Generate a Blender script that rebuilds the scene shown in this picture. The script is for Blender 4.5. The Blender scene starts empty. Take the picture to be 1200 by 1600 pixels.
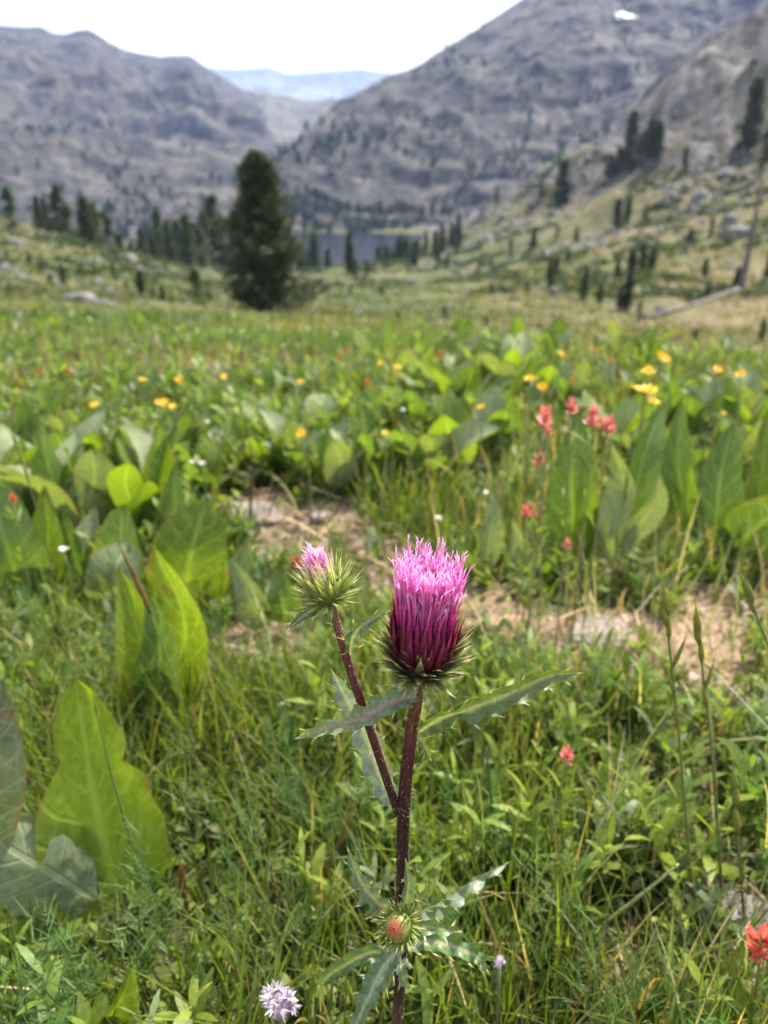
import bpy, math
import numpy as np
from mathutils import Vector

# ------------------------------------------------------------------ camera, sky, sun, exposure
scene = bpy.context.scene
CAMZ, PITCH, FPX = 0.60, math.radians(22.0), 1232.0          # photo pixels: 1200 x 1600
cam_data = bpy.data.cameras.new("camera")
cam = bpy.data.objects.new("camera", cam_data)
scene.collection.objects.link(cam)
cam.location = (0, 0, CAMZ)
cam.rotation_euler = (math.pi / 2 - PITCH, 0, 0)
cam_data.sensor_fit = 'VERTICAL'
cam_data.sensor_height = 36.0
cam_data.lens = 36.0 * FPX / 1600.0
cam_data.clip_start = 0.01
cam_data.clip_end = 60000
cam_data.dof.use_dof = True
cam_data.dof.focus_distance = 0.385
cam_data.dof.aperture_fstop = 8.2
scene.camera = cam

SUN_AZ, SUN_EL = math.radians(46), math.radians(56)          # clockwise from straight ahead
world = bpy.data.worlds.new("World")
scene.world = world
world.use_nodes = True
wn = world.node_tree
sky = wn.nodes.new('ShaderNodeTexSky')
sky.sky_type = 'NISHITA'
sky.sun_disc = False
sky.sun_elevation = SUN_EL
sky.sun_rotation = SUN_AZ
sky.altitude = 0
sky.air_density = 1.0
sky.dust_density = 3.0
sky.ozone_density = 1.0
bg = wn.nodes['Background']
bg.inputs['Strength'].default_value = 0.145
# added white in the sky, stronger towards the horizon, brightens it and fills shade
geo = wn.nodes.new('ShaderNodeTexCoord'); sep = wn.nodes.new('ShaderNodeSeparateXYZ'); wn.links.new(geo.outputs['Generated'], sep.inputs[0])
rmp = wn.nodes.new('ShaderNodeValToRGB'); wn.links.new(sep.outputs[2], rmp.inputs[0])
rmp.color_ramp.elements[0].position = 0.0; rmp.color_ramp.elements[0].color = (0.9, 0.9, 0.9, 1)
rmp.color_ramp.elements[1].position = 0.9; rmp.color_ramp.elements[1].color = (0.28, 0.28, 0.28, 1)
veil = wn.nodes.new('ShaderNodeMix'); veil.data_type = 'RGBA'
wn.links.new(rmp.outputs[0], veil.inputs[0]); wn.links.new(sky.outputs[0], veil.inputs[6]); veil.inputs[7].default_value = (6.6, 6.6, 6.35, 1)
wn.links.new(veil.outputs[2], bg.inputs['Color'])
sun_data = bpy.data.lights.new("sun", 'SUN')
sun_data.energy = 5.0
sun_data.angle = math.radians(0.6)
sun_data.color = (1.0, 0.94, 0.83)
sun = bpy.data.objects.new("sun", sun_data)
scene.collection.objects.link(sun)
sdir = Vector((math.cos(SUN_EL) * math.sin(SUN_AZ), math.cos(SUN_EL) * math.cos(SUN_AZ), math.sin(SUN_EL)))
sun.rotation_euler = (-sdir).to_track_quat('-Z', 'Y').to_euler()
sun.location = (30, 30, 60)
vs = scene.view_settings
vs.view_transform = 'Standard'
vs.look = 'None'
vs.exposure = 1.22
vs.gamma = 1.0
vs.use_curve_mapping = False
scene.render.engine = 'CYCLES'
cy = scene.cycles
cy.use_denoising = True
cy.max_bounces = 4
cy.diffuse_bounces = 2
cy.glossy_bounces = 2
cy.transmission_bounces = 3
cy.transparent_max_bounces = 4
cy.volume_bounces = 0
cy.caustics_reflective = False
cy.caustics_refractive = False
cy.use_adaptive_sampling = True
cy.adaptive_threshold = 0.02

# ------------------------------------------------------------------ helpers
rng = np.random.default_rng(11)
COL = scene.collection
cP, sP = math.cos(PITCH), math.sin(PITCH)

def ray(x, y):
    u, v = (x - 600) / FPX, (y - 800) / FPX
    return np.array((u, cP - v * sP, -sP - v * cP))

def P(x, y, Y):                       # the point that photo pixel (x, y) shows at distance Y
    d = ray(x, y)
    return d * (Y / d[1]) + np.array((0, 0, CAMZ))

def tan_el(x, y):
    d = ray(x, y)
    return d[2] / math.hypot(d[0], d[1])

def az_of(x, y):
    d = ray(x, y)
    return math.atan2(d[0], d[1])

def vnoise(x, y, seed=0):
    x = np.asarray(x, float); y = np.asarray(y, float)
    xi = np.floor(x); yi = np.floor(y)
    fx = x - xi; fy = y - yi
    fx = fx * fx * (3 - 2 * fx); fy = fy * fy * (3 - 2 * fy)
    def h(a, b):
        n = (a.astype(np.int64) * 374761393 + b.astype(np.int64) * 668265263 + seed * 982451653) & 0xffffffff
        n = ((n ^ (n >> 13)) * 1274126177) & 0xffffffff
        n = n ^ (n >> 16)
        return (n & 0xffffff) / float(0xffffff)
    a = h(xi, yi); b = h(xi + 1, yi); c = h(xi, yi + 1); d = h(xi + 1, yi + 1)
    return (a * (1 - fx) + b * fx) * (1 - fy) + (c * (1 - fx) + d * fx) * fy

def fbm(x, y, octv=5, seed=0, gain=0.5, ridged=False):
    t = 0; amp = 1; tot = 0
    x = np.asarray(x, float); y = np.asarray(y, float)
    for o in range(octv):
        n = vnoise(x, y, seed + o * 17)
        if ridged:
            n = 1 - np.abs(2 * n - 1)
        t = t + amp * n; tot += amp; amp *= gain
        x, y = x * 1.62 + y * 1.18 + 3.1, y * 1.62 - x * 1.18 + 7.7
    return t / tot

def mesh_of(name, V, F, mat=None, smooth=True, col=None, luv=None, matidx=None):
    """V (n,3); F: list of arrays (m,3) / (m,4)"""
    me = bpy.data.meshes.new(name)
    V = np.asarray(V, np.float32)
    if not isinstance(F, (list, tuple)):
        F = [F]
    F = [np.asarray(f, np.int32) for f in F if len(f)]
    loops = np.concatenate([f.ravel() for f in F])
    sizes = np.concatenate([np.full(len(f), f.shape[1], np.int32) for f in F])
    starts = np.concatenate([[0], np.cumsum(sizes)[:-1]]).astype(np.int32)
    me.vertices.add(len(V)); me.vertices.foreach_set('co', V.ravel())
    me.loops.add(len(loops)); me.loops.foreach_set('vertex_index', loops)
    me.polygons.add(len(sizes)); me.polygons.foreach_set('loop_start', starts)
    me.polygons.foreach_set('loop_total', sizes)
    me.polygons.foreach_set('use_smooth', np.full(len(sizes), smooth, bool))
    if col is not None:
        c = np.ones((len(V), 4), np.float32); c[:, :3] = col
        a = me.attributes.new('Col', 'FLOAT_COLOR', 'POINT'); a.data.foreach_set('color', c.ravel())
    if luv is not None:
        a = me.attributes.new('luv', 'FLOAT_VECTOR', 'POINT'); a.data.foreach_set('vector', np.asarray(luv, np.float32).ravel())
    me.update(calc_edges=True)
    me.validate()
    if mat is not None:
        me.materials.append(mat)
    return me

def add(name, me, parent=None, loc=None, rot=None, scale=None, label=None, cat=None, group=None, kind=None):
    o = bpy.data.objects.new(name, me)
    COL.objects.link(o)
    if parent is not None: o.parent = parent
    if loc is not None: o.location = [float(v) for v in loc]
    if rot is not None: o.rotation_euler = [float(v) for v in rot]
    if scale is not None: o.scale = (scale,) * 3 if np.isscalar(scale) else scale
    if label: o['label'] = label
    if cat: o['category'] = cat
    if group: o['group'] = group
    if kind: o['kind'] = kind
    return o

class MB:                              # collects vertices, faces and attributes
    def __init__(s): s.V = []; s.F3 = []; s.F4 = []; s.C = []; s.U = []; s.n = 0
    def put(s, V, F, col=(1, 1, 1), luv=None):
        V = np.asarray(V, float); F = np.asarray(F, np.int64)
        (s.F3 if F.shape[1] == 3 else s.F4).append(F + s.n)
        s.V.append(V)
        s.C.append(np.broadcast_to(np.asarray(col, float), (len(V), 3)))
        s.U.append(np.zeros((len(V), 3)) if luv is None else luv)
        s.n += len(V)
    def more(s, F):                    # further faces on the last vertices put
        F = np.asarray(F, np.int64); base = s.n - len(s.V[-1])
        (s.F3 if F.shape[1] == 3 else s.F4).append(F + base)
    def mesh(s, name, mat, smooth=True):
        F = []
        if s.F3: F.append(np.concatenate(s.F3))
        if s.F4: F.append(np.concatenate(s.F4))
        return mesh_of(name, np.concatenate(s.V), F, mat, smooth, np.concatenate(s.C), np.concatenate(s.U))

def unit(v):
    v = np.asarray(v, float)
    return v / np.maximum(np.linalg.norm(v, axis=-1, keepdims=True), 1e-12)

def spline(pts, n):                    # Catmull-Rom through pts
    p = np.asarray(pts, float)
    p = np.vstack([2 * p[0] - p[1], p, 2 * p[-1] - p[-2]])
    m = len(p) - 3
    t = np.linspace(0, m - 1e-9, n); i = t.astype(int); f = (t - i)[:, None]
    a, b, c, d = p[i], p[i + 1], p[i + 2], p[i + 3]
    return 0.5 * (2 * b + (c - a) * f + (2 * a - 5 * b + 4 * c - d) * f ** 2 + (3 * b - a - 3 * c + d) * f ** 3)

def tube(mb, pts, rad, n=18, sides=8, col=(1, 1, 1), cap=True, rib=0.0):
    c = spline(pts, n); T = unit(np.gradient(c, axis=0))
    ref = np.array((0.13, 1, 0.05)) if abs(T[0][1]) < 0.9 else np.array((1.0, 0.1, 0.1))
    A = unit(np.cross(T, ref)); B = np.cross(T, A)
    r = np.interp(np.linspace(0, 1, n), np.linspace(0, 1, len(np.atleast_1d(rad))), np.atleast_1d(rad)) if np.ndim(rad) else np.full(n, rad)
    th = np.linspace(0, 2 * math.pi, sides, endpoint=False)
    r = r[:, None, None] * (1 + rib * np.cos(9 * th + 0.3))[None, :, None]
    V = c[:, None] + r * (np.cos(th)[None, :, None] * A[:, None] + np.sin(th)[None, :, None] * B[:, None])
    V = V.reshape(-1, 3)
    i = np.arange(n - 1)[:, None] * sides; j = np.arange(sides)[None]; k = (j + 1) % sides
    F = np.stack([i + j, i + k, i + sides + k, i + sides + j], -1).reshape(-1, 4)
    s_ = np.repeat(np.linspace(0, 1, n), sides); a_ = np.tile(th, n)
    col = np.asarray(col, float)
    if col.ndim == 2 and len(col) != len(V):
        col = np.stack([np.interp(s_, np.linspace(0, 1, len(col)), col[:, q]) for q in range(3)], -1)
    mb.put(V, F, col, np.stack([a_, s_, 0 * s_], -1))
    if cap:
        e = (n - 1) * sides
        mb.more(np.array([[0, q + 1, q] for q in range(1, sides - 1)] + [[e, e + q, e + q + 1] for q in range(1, sides - 1)]))

def strips(base, az, L, th0, bend, W, K=5, prof='grass', roll=None, col=(0.1, 0.2, 0.04), col_tip=None, fold=0.0):
    """N blades at once. base (N,3); az direction of lean; th0 angle from vertical at the root, th0+bend at the tip."""
    N = len(base); s = np.linspace(0, 1, K + 1)
    L = np.broadcast_to(L, N); W = np.broadcast_to(W, N); th0 = np.broadcast_to(th0, N); bend = np.broadcast_to(bend, N)
    th = th0[:, None] + bend[:, None] * s[None] ** 1.3
    ds = L[:, None] / K
    hx = np.concatenate([np.zeros((N, 1)), np.cumsum(np.sin((th[:, 1:] + th[:, :-1]) / 2) * ds, 1)], 1)
    hz = np.concatenate([np.zeros((N, 1)), np.cumsum(np.cos((th[:, 1:] + th[:, :-1]) / 2) * ds, 1)], 1)
    ca, sa = np.cos(az), np.sin(az)
    C = np.stack([base[:, 0:1] + hx * ca[:, None], base[:, 1:2] + hx * sa[:, None], base[:, 2:3] + hz], -1)
    if roll is None: roll = rng.uniform(-1.0, 1.0, N)
    S0 = np.stack([-sa, ca, 0 * sa], -1)[:, None, :]                       # horizontal side
    T = np.stack([np.sin(th) * ca[:, None], np.sin(th) * sa[:, None], np.cos(th)], -1)
    Nn = np.cross(np.broadcast_to(S0, T.shape), T)
    S = S0 * np.cos(roll)[:, None, None] + Nn * np.sin(roll)[:, None, None]
    if prof == 'grass': w = np.minimum(1, s * 3 + 0.55) * (1 - s ** 2.2) + 0.04
    elif prof == 'leaf': w = np.sin(np.pi * np.clip(s * 0.93 + 0.05, 0, 1)) ** 0.8 + 0.03
    elif prof == 'spade': w = np.clip(np.sin(np.pi * np.clip((s - 0.15) / 0.85, 0, 1) ** 0.75), 0, 1) + 0.10 * (s < 0.99)
    else: w = np.ones(K + 1)
    w = w[None, :, None] * W[:, None, None] * 0.5
    l = C - S * w; r = C + S * w
    V = np.stack([l, r], 2).reshape(-1, 3)
    i = (np.arange(N) * (K + 1) * 2)[:, None] + (np.arange(K) * 2)[None]
    i = i.ravel()
    F = np.stack([i, i + 1, i + 3, i + 2], -1)
    col = np.asarray(col, float)
    if col.ndim == 1: col = np.broadcast_to(col, (N, 3))
    ct = col if col_tip is None else np.broadcast_to(np.asarray(col_tip, float), (N, 3))
    Cc = col[:, None, :] * (1 - s[None, :, None]) + ct[:, None, :] * s[None, :, None]
    Cc = np.repeat(Cc[:, :, None, :], 2, 2).reshape(-1, 3)
    luv = np.stack([np.tile([-1.0, 1.0], N * (K + 1)), np.tile(np.repeat(s, 2), N), np.zeros(N * (K + 1) * 2)], -1)
    return V, F, Cc, luv

def ribbon(ctrl, width, face, n=18, m=7, cup=0.15, wave=0.0, petiole=0.25, seed=0, shape=(0.8, 1.0), pet_w=0.06, notch=None):
    """one broad leaf along ctrl points; the blade starts at `petiole` of the length"""
    c = spline(ctrl, n); T = unit(np.gradient(c, axis=0))
    face = np.asarray(face, float)
    S = unit(np.cross(T, np.broadcast_to(face, T.shape))); N = np.cross(S, T)
    s = np.linspace(0, 1, n)
    b = np.clip((s - petiole) / (1 - petiole), 0, 1)
    w = np.sin(np.pi * b ** shape[0]) ** shape[1]
    w = np.maximum(w, pet_w * (1 - s) ** 0.3) * width / 2
    r = np.random.default_rng(seed)
    u = np.linspace(-1, 1, m)
    wl = w * (1 + 0.06 * np.sin(s * 11 + r.uniform(0, 6))); wr = w * (1 + 0.06 * np.sin(s * 9 + r.uniform(0, 6)))
    if notch is not None:
        for (side, pos, dep, wid) in notch:
            k = 1 - dep * np.exp(-((s - pos) / wid) ** 2)
            if side <= 0: wl = wl * k
            if side >= 0: wr = wr * k
    ww = np.where(u[None] < 0, wl[:, None], wr[:, None])
    ph = r.uniform(0, 6, 3)
    z = cup * np.abs(u)[None] ** 1.6 * ww + wave * width * np.sin(s[:, None] * 9 + ph[0] + u[None] * 1.5) * np.abs(u[None]) * (b[:, None] > 0) + 0.012 * width * np.sin(s[:, None] * 30 - np.abs(u[None]) * 9) * (b[:, None] > 0)
    V = c[:, None] + S[:, None] * (u[None] * ww)[..., None] + N[:, None] * z[..., None]
    i = np.arange(n - 1)[:, None] * m + np.arange(m - 1)[None]
    F = np.stack([i, i + 1, i + m + 1, i + m], -1).reshape(-1, 4)
    luv = np.stack([np.broadcast_to(u[None], (n, m)), np.broadcast_to(b[:, None], (n, m)), np.zeros((n, m))], -1).reshape(-1, 3)
    return V.reshape(-1, 3), F, luv

# ------------------------------------------------------------------ materials
def new_mat(name):
    m = bpy.data.materials.new(name); m.use_nodes = True
    nt = m.node_tree
    for n in list(nt.nodes): nt.nodes.remove(n)
    out = nt.nodes.new('ShaderNodeOutputMaterial')
    return m, nt, out

def N_(nt, t, **kw):
    n = nt.nodes.new(t)
    for k, v in kw.items():
        if k in ('operation', 'blend_type', 'data_type', 'attribute_name', 'noise_dimensions', 'feature', 'distance', 'noise_type'): setattr(n, k, v)
        else: n.inputs[k].default_value = v
    return n

def mixc(nt, fac, a, b, blend='MIX'):
    n = nt.nodes.new('ShaderNodeMix'); n.data_type = 'RGBA'; n.blend_type = blend
    for i, v in ((0, fac), (6, a), (7, b)):
        if isinstance(v, bpy.types.NodeSocket): nt.links.new(v, n.inputs[i])
        else: n.inputs[i].default_value = v if i == 0 else (*v[:3], 1)
    return n.outputs[2]

def ramp(nt, src, stops):
    n = nt.nodes.new('ShaderNodeValToRGB'); nt.links.new(src, n.inputs[0])
    e = n.color_ramp.elements
    while len(e) < len(stops): e.new(0.5)
    for q, (p, v) in enumerate(stops):
        e[q].position = p; e[q].color = (v, v, v, 1) if np.isscalar(v) else (*v, 1)
    return n.outputs[0]

def mth(nt, op, a, b=None):
    n = nt.nodes.new('ShaderNodeMath'); n.operation = op
    for i, v in ((0, a), (1, b)):
        if v is None: continue
        if isinstance(v, bpy.types.NodeSocket): nt.links.new(v, n.inputs[i])
        else: n.inputs[i].default_value = v
    return n.outputs[0]

def foliage_mat(name, trans=0.4, rough=0.5, tint=(1, 1, 1), trans_tint=(1.25, 1.35, 0.45), scale=220, spec=0.35, objvar=0.0):
    m, nt, out = new_mat(name)
    at = N_(nt, 'ShaderNodeAttribute', attribute_name='Col')
    tc = nt.nodes.new('ShaderNodeNewGeometry')
    no = N_(nt, 'ShaderNodeTexNoise', Scale=scale, Detail=1.0); nt.links.new(tc.outputs['Position'], no.inputs['Vector'])
    var = ramp(nt, no.outputs[0], [(0.25, 0.72), (0.75, 1.22)])
    c = mixc(nt, 1.0, at.outputs['Color'], var, 'MULTIPLY')
    c = mixc(nt, 1.0, c, tint, 'MULTIPLY')
    if objvar:
        oi = nt.nodes.new('ShaderNodeObjectInfo')
        c = mixc(nt, 1.0, c, ramp(nt, oi.outputs['Random'], [(0, 1 - objvar), (1, 1 + objvar)]), 'MULTIPLY')
    p = N_(nt, 'ShaderNodeBsdfPrincipled', Roughness=rough); nt.links.new(c, p.inputs['Base Color'])
    p.inputs['Specular IOR Level'].default_value = spec
    if trans:
        t = nt.nodes.new('ShaderNodeBsdfTranslucent')
        nt.links.new(mixc(nt, 1.0, c, trans_tint, 'MULTIPLY'), t.inputs['Color'])
        mx = nt.nodes.new('ShaderNodeMixShader'); mx.inputs[0].default_value = trans
        nt.links.new(p.outputs[0], mx.inputs[1]); nt.links.new(t.outputs[0], mx.inputs[2])
        nt.links.new(mx.outputs[0], out.inputs[0])
    else:
        nt.links.new(p.outputs[0], out.inputs[0])
    return m

def mule_mat(name, base, vein, felt, trans=0.42, rough=0.5):
    """broad veined leaf: midrib and slanting side veins from the leaf's own coordinates"""
    m, nt, out = new_mat(name)
    at = N_(nt, 'ShaderNodeAttribute', attribute_name='luv')
    sx = nt.nodes.new('ShaderNodeSeparateXYZ'); nt.links.new(at.outputs['Vector'], sx.inputs[0])
    au = mth(nt, 'ABSOLUTE', sx.outputs[0])
    tc = nt.nodes.new('ShaderNodeTexCoord')
    no = N_(nt, 'ShaderNodeTexNoise', Scale=14.0, Detail=4.0); nt.links.new(tc.outputs['Object'], no.inputs['Vector'])
    nf = N_(nt, 'ShaderNodeTexNoise', Scale=160.0, Detail=3.0); nt.links.new(tc.outputs['Object'], nf.inputs['Vector'])
    wob = mth(nt, 'MULTIPLY', no.outputs[0], 0.9)
    side = mth(nt, 'FRACT', mth(nt, 'ADD', mth(nt, 'SUBTRACT', mth(nt, 'MULTIPLY', sx.outputs[1], 8.0), mth(nt, 'MULTIPLY', au, 1.5)), wob))
    sv = ramp(nt, mth(nt, 'ABSOLUTE', mth(nt, 'SUBTRACT', side, 0.5)), [(0.0, 1.0), (0.05, 0.75), (0.11, 0.0)])
    mid = ramp(nt, au, [(0.0, 1.0), (0.045, 1.0), (0.1, 0.0)])
    vm = mth(nt, 'MAXIMUM', mth(nt, 'MULTIPLY', sv, 0.55), mid)
    oi = nt.nodes.new('ShaderNodeObjectInfo')
    b = mixc(nt, oi.outputs['Random'], [k * 0.8 for k in base], [k * 1.2 for k in base])
    b = mixc(nt, ramp(nt, no.outputs[0], [(0.35, 0.0), (0.75, 0.6)]), b, felt)
    b = mixc(nt, 1.0, b, ramp(nt, nf.outputs[0], [(0.3, 0.82), (0.7, 1.15)]), 'MULTIPLY')
    spot = N_(nt, 'ShaderNodeTexNoise', Scale=38.0, Detail=2.0); nt.links.new(tc.outputs['Object'], spot.inputs['Vector'])
    b = mixc(nt, ramp(nt, spot.outputs[0], [(0.70, 0.0), (0.76, 0.7)]), b, (0.16, 0.10, 0.04))
    vo = nt.nodes.new('ShaderNodeTexVoronoi'); vo.feature = 'DISTANCE_TO_EDGE'; vo.inputs['Scale'].default_value = 55.0; nt.links.new(tc.outputs['Object'], vo.inputs['Vector'])
    b = mixc(nt, ramp(nt, vo.outputs[0], [(0.0, 0.35), (0.06, 0.0)]), b, vein)
    edge = mth(nt, 'MULTIPLY', ramp(nt, au, [(0.86, 0.0), (0.98, 1.0)]), ramp(nt, spot.outputs[0], [(0.48, 0.0), (0.58, 0.9)]))
    b = mixc(nt, edge, b, (0.20, 0.12, 0.045))
    c = mixc(nt, mth(nt, 'MULTIPLY', vm, 0.7), b, vein)
    bump = N_(nt, 'ShaderNodeBump', Strength=0.35, Distance=0.004)
    nt.links.new(mth(nt, 'ADD', mth(nt, 'MULTIPLY', vm, -0.8), mth(nt, 'MULTIPLY', nf.outputs[0], 0.35)), bump.inputs['Height'])
    p = N_(nt, 'ShaderNodeBsdfPrincipled', Roughness=rough); nt.links.new(c, p.inputs['Base Color'])
    p.inputs['Specular IOR Level'].default_value = 0.28
    nt.links.new(bump.outputs[0], p.inputs['Normal'])
    t = nt.nodes.new('ShaderNodeBsdfTranslucent')
    nt.links.new(mixc(nt, 1.0, c, (1.5, 1.55, 0.35), 'MULTIPLY'), t.inputs['Color'])
    mx = nt.nodes.new('ShaderNodeMixShader'); mx.inputs[0].default_value = trans
    nt.links.new(p.outputs[0], mx.inputs[1]); nt.links.new(t.outputs[0], mx.inputs[2])
    nt.links.new(mx.outputs[0], out.inputs[0])
    return m

def rock_mat(name, light, dark, tint2, scale, bump_d, green=None, lo=0.38, hi=0.62, stretch=None):
    m, nt, out = new_mat(name)
    g = nt.nodes.new('ShaderNodeNewGeometry')
    src = g.outputs['Position']
    if stretch:
        mp = nt.nodes.new('ShaderNodeMapping'); mp.inputs['Scale'].default_value = stretch
        nt.links.new(src, mp.inputs[0]); src = mp.outputs[0]
    n1 = N_(nt, 'ShaderNodeTexNoise', Scale=scale, Detail=5.0, Roughness=0.68); nt.links.new(src, n1.inputs['Vector'])
    n2 = N_(nt, 'ShaderNodeTexNoise', Scale=scale * 4.7, Detail=3.0, Roughness=0.7); nt.links.new(src, n2.inputs['Vector'])
    n3 = N_(nt, 'ShaderNodeTexNoise', Scale=scale * 0.33, Detail=2.0); nt.links.new(src, n3.inputs['Vector'])
    c = mixc(nt, ramp(nt, n1.outputs[0], [(lo, 0.0), (hi, 1.0)]), dark, light)
    c = mixc(nt, ramp(nt, n3.outputs[0], [(0.45, 0.0), (0.65, 0.7)]), c, tint2)
    c = mixc(nt, 1.0, c, ramp(nt, n2.outputs[0], [(0.30, 0.35), (0.70, 1.6)]), 'MULTIPLY')
    if green:
        n4 = N_(nt, 'ShaderNodeTexNoise', Scale=scale * 1.9, Detail=4.0, Roughness=0.75); nt.links.new(src, n4.inputs['Vector'])
        c = mixc(nt, ramp(nt, n4.outputs[0], [(0.53, 0.0), (0.60, 0.85)]), c, green)
    b = N_(nt, 'ShaderNodeBump', Strength=0.9, Distance=bump_d)
    nt.links.new(mth(nt, 'ADD', n1.outputs[0], mth(nt, 'MULTIPLY', n2.outputs[0], 0.4)), b.inputs['Height'])
    p = N_(nt, 'ShaderNodeBsdfPrincipled', Roughness=0.9); nt.links.new(c, p.inputs['Base Color']); nt.links.new(b.outputs[0], p.inputs['Normal'])
    p.inputs['Specular IOR Level'].default_value = 0.2
    nt.links.new(p.outputs[0], out.inputs[0])
    return m

def col_mat(name, rough=0.7, noise=60, amt=0.25, bump=0.0, stretch=None, spec=0.3):
    """colour from the Col attribute with grain"""
    m, nt, out = new_mat(name)
    at = N_(nt, 'ShaderNodeAttribute', attribute_name='Col')
    tc = nt.nodes.new('ShaderNodeTexCoord'); src = tc.outputs['Object']
    if stretch:
        mp = nt.nodes.new('ShaderNodeMapping'); mp.inputs['Scale'].default_value = stretch
        nt.links.new(src, mp.inputs[0]); src = mp.outputs[0]
    no = N_(nt, 'ShaderNodeTexNoise', Scale=noise, Detail=5.0, Roughness=0.65); nt.links.new(src, no.inputs['Vector'])
    c = mixc(nt, 1.0, at.outputs['Color'], ramp(nt, no.outputs[0], [(0.28, 1 - amt), (0.72, 1 + amt)]), 'MULTIPLY')
    p = N_(nt, 'ShaderNodeBsdfPrincipled', Roughness=rough); nt.links.new(c, p.inputs['Base Color'])
    p.inputs['Specular IOR Level'].default_value = spec
    if bump:
        b = N_(nt, 'ShaderNodeBump', Strength=0.6, Distance=bump); nt.links.new(no.outputs[0], b.inputs['Height']); nt.links.new(b.outputs[0], p.inputs['Normal'])
    nt.links.new(p.outputs[0], out.inputs[0])
    return m

M_grass = foliage_mat('grass_blade', 0.42, 0.45)
M_herb = foliage_mat('herb_leaf', 0.45, 0.5)
M_straw = foliage_mat('dry_straw', 0.2, 0.7, trans_tint=(1.1, 1.0, 0.7))
M_needle = foliage_mat('conifer_needles', 0.18, 0.6, scale=3.0, trans_tint=(1.2, 1.3, 0.5), objvar=0.25)
M_petal = foliage_mat('petal', 0.35, 0.5, trans_tint=(1.1, 1.0, 1.0))
M_bract = foliage_mat('thistle_bract', 0.45, 0.42, trans_tint=(1.35, 1.3, 0.6), scale=900)
M_floret = foliage_mat('thistle_floret', 0.55, 0.4, trans_tint=(1.25, 0.9, 1.2), scale=900)
M_thleaf = foliage_mat('thistle_leaf', 0.30, 0.4, trans_tint=(1.4, 1.4, 0.5), scale=500, spec=0.5)
M_stem = col_mat('thistle_stem', 0.6, 900, 0.6, 0.0006, (1, 1, 0.12), 0.2)
M_green_stem = col_mat('green_stem', 0.6, 300, 0.25)
M_bark = col_mat('bark', 0.9, 6, 0.4, 0.02, (1, 1, 0.3))
M_deadwood = col_mat('weathered_wood', 0.85, 2.5, 0.35, 0.02, (1, 1, 0.2))
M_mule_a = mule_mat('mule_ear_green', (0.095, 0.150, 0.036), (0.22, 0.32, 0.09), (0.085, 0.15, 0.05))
M_mule_b = mule_mat('mule_ear_felted', (0.155, 0.20, 0.095), (0.31, 0.36, 0.19), (0.25, 0.28, 0.165), trans=0.3, rough=0.6)
M_mule_c = mule_mat('mule_ear_fresh', (0.115, 0.180, 0.024), (0.24, 0.31, 0.07), (0.13, 0.18, 0.04), trans=0.5)
M_mule_d = mule_mat('mule_ear_underside', (0.125, 0.160, 0.082), (0.25, 0.29, 0.16), (0.16, 0.19, 0.11), trans=0.2, rough=0.7)
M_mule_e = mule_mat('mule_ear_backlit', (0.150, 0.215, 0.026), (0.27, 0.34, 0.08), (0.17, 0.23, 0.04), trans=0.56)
M_rock = rock_mat('granite', (0.24, 0.205, 0.175), (0.12, 0.105, 0.092), (0.20, 0.15, 0.112), 22.0, 0.006)
M_boulder = rock_mat('pale_granite', (0.20, 0.19, 0.175), (0.07, 0.068, 0.065), (0.135, 0.127, 0.118), 1.2, 0.08)

# ------------------------------------------------------------------ terrain
PROF = {   # photo column: (distance, photo row the ground shows there); the ground is level to 2.4 m
    0:    [(5, 515), (12, 492), (30, 470), (60, 440), (100, 392), (150, 326), (190, 350), (350, 392), (700, 385)],
    150:  [(5, 515), (12, 495), (30, 480), (60, 455), (100, 420), (150, 376), (220, 386), (350, 398), (700, 380)],
    300:  [(5, 517), (12, 502), (30, 492), (60, 468), (100, 448), (170, 425), (250, 412), (350, 405), (700, 375)],
    420:  [(5, 520), (12, 508), (30, 500), (60, 486), (100, 458), (170, 432), (270, 416), (310, 411.5), (590, 361), (700, 350)],
    600:  [(5, 524), (12, 517), (30, 512), (60, 492), (100, 462), (170, 430), (280, 411), (310, 411.5), (480, 372), (520, 364), (700, 345)],
    680:  [(4.5, 535), (8, 533), (30, 524), (60, 494), (100, 458), (170, 420), (280, 392), (400, 372), (700, 350)],
    750:  [(4, 548), (8, 545), (30, 530), (60, 495), (100, 455), (170, 412), (260, 375), (340, 345), (450, 350), (700, 350)],
    900:  [(3.2, 575), (8, 572), (25, 552), (60, 500), (100, 445), (170, 375), (260, 300), (340, 248), (420, 262), (700, 300)],
    1000: [(3.0, 585), (8, 583), (25, 562), (60, 508), (100, 442), (150, 370), (220, 290), (300, 215), (360, 130), (430, 150), (700, 200)],
    1080: [(3.0, 592), (8, 592), (25, 569), (60, 512), (100, 438), (150, 350), (220, 262), (300, 185), (400, 62), (470, 90), (700, 150)],
    1200: [(3.0, 600), (8, 600), (25, 575), (60, 518), (100, 430), (150, 330), (220, 225), (300, 130), (430, -25), (500, 0), (700, 60)],
    1500: [(3.0, 600), (8, 600), (25, 575), (60, 510), (100, 415), (150, 300), (220, 180), (300, 70), (430, -110), (500, -90), (700, 0)],
}
TR = np.geomspace(0.2, 720, 340); TLR = np.log(TR)
_cols = sorted(PROF); _az = []; _z = []
for cx in _cols:
    pr = [(0.2, 0.0), (1.2, 0.0), (2.3, -0.01)]
    for (r, y) in PROF[cx]:
        pr.append((r, CAMZ + r * tan_el(cx, y)))
    a = np.array(pr)
    _az.append(az_of(cx, 400)); _z.append(np.interp(TR, a[:, 0], a[:, 1]))
_az = np.array(_az); _z = np.array(_z)
TAZ = np.linspace(-1.3, 1.3, 261)
TZ = np.stack([np.interp(TAZ, _az, _z[:, j]) for j in range(len(TR))], 1)
ker = np.hanning(9); ker /= ker.sum()
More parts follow.
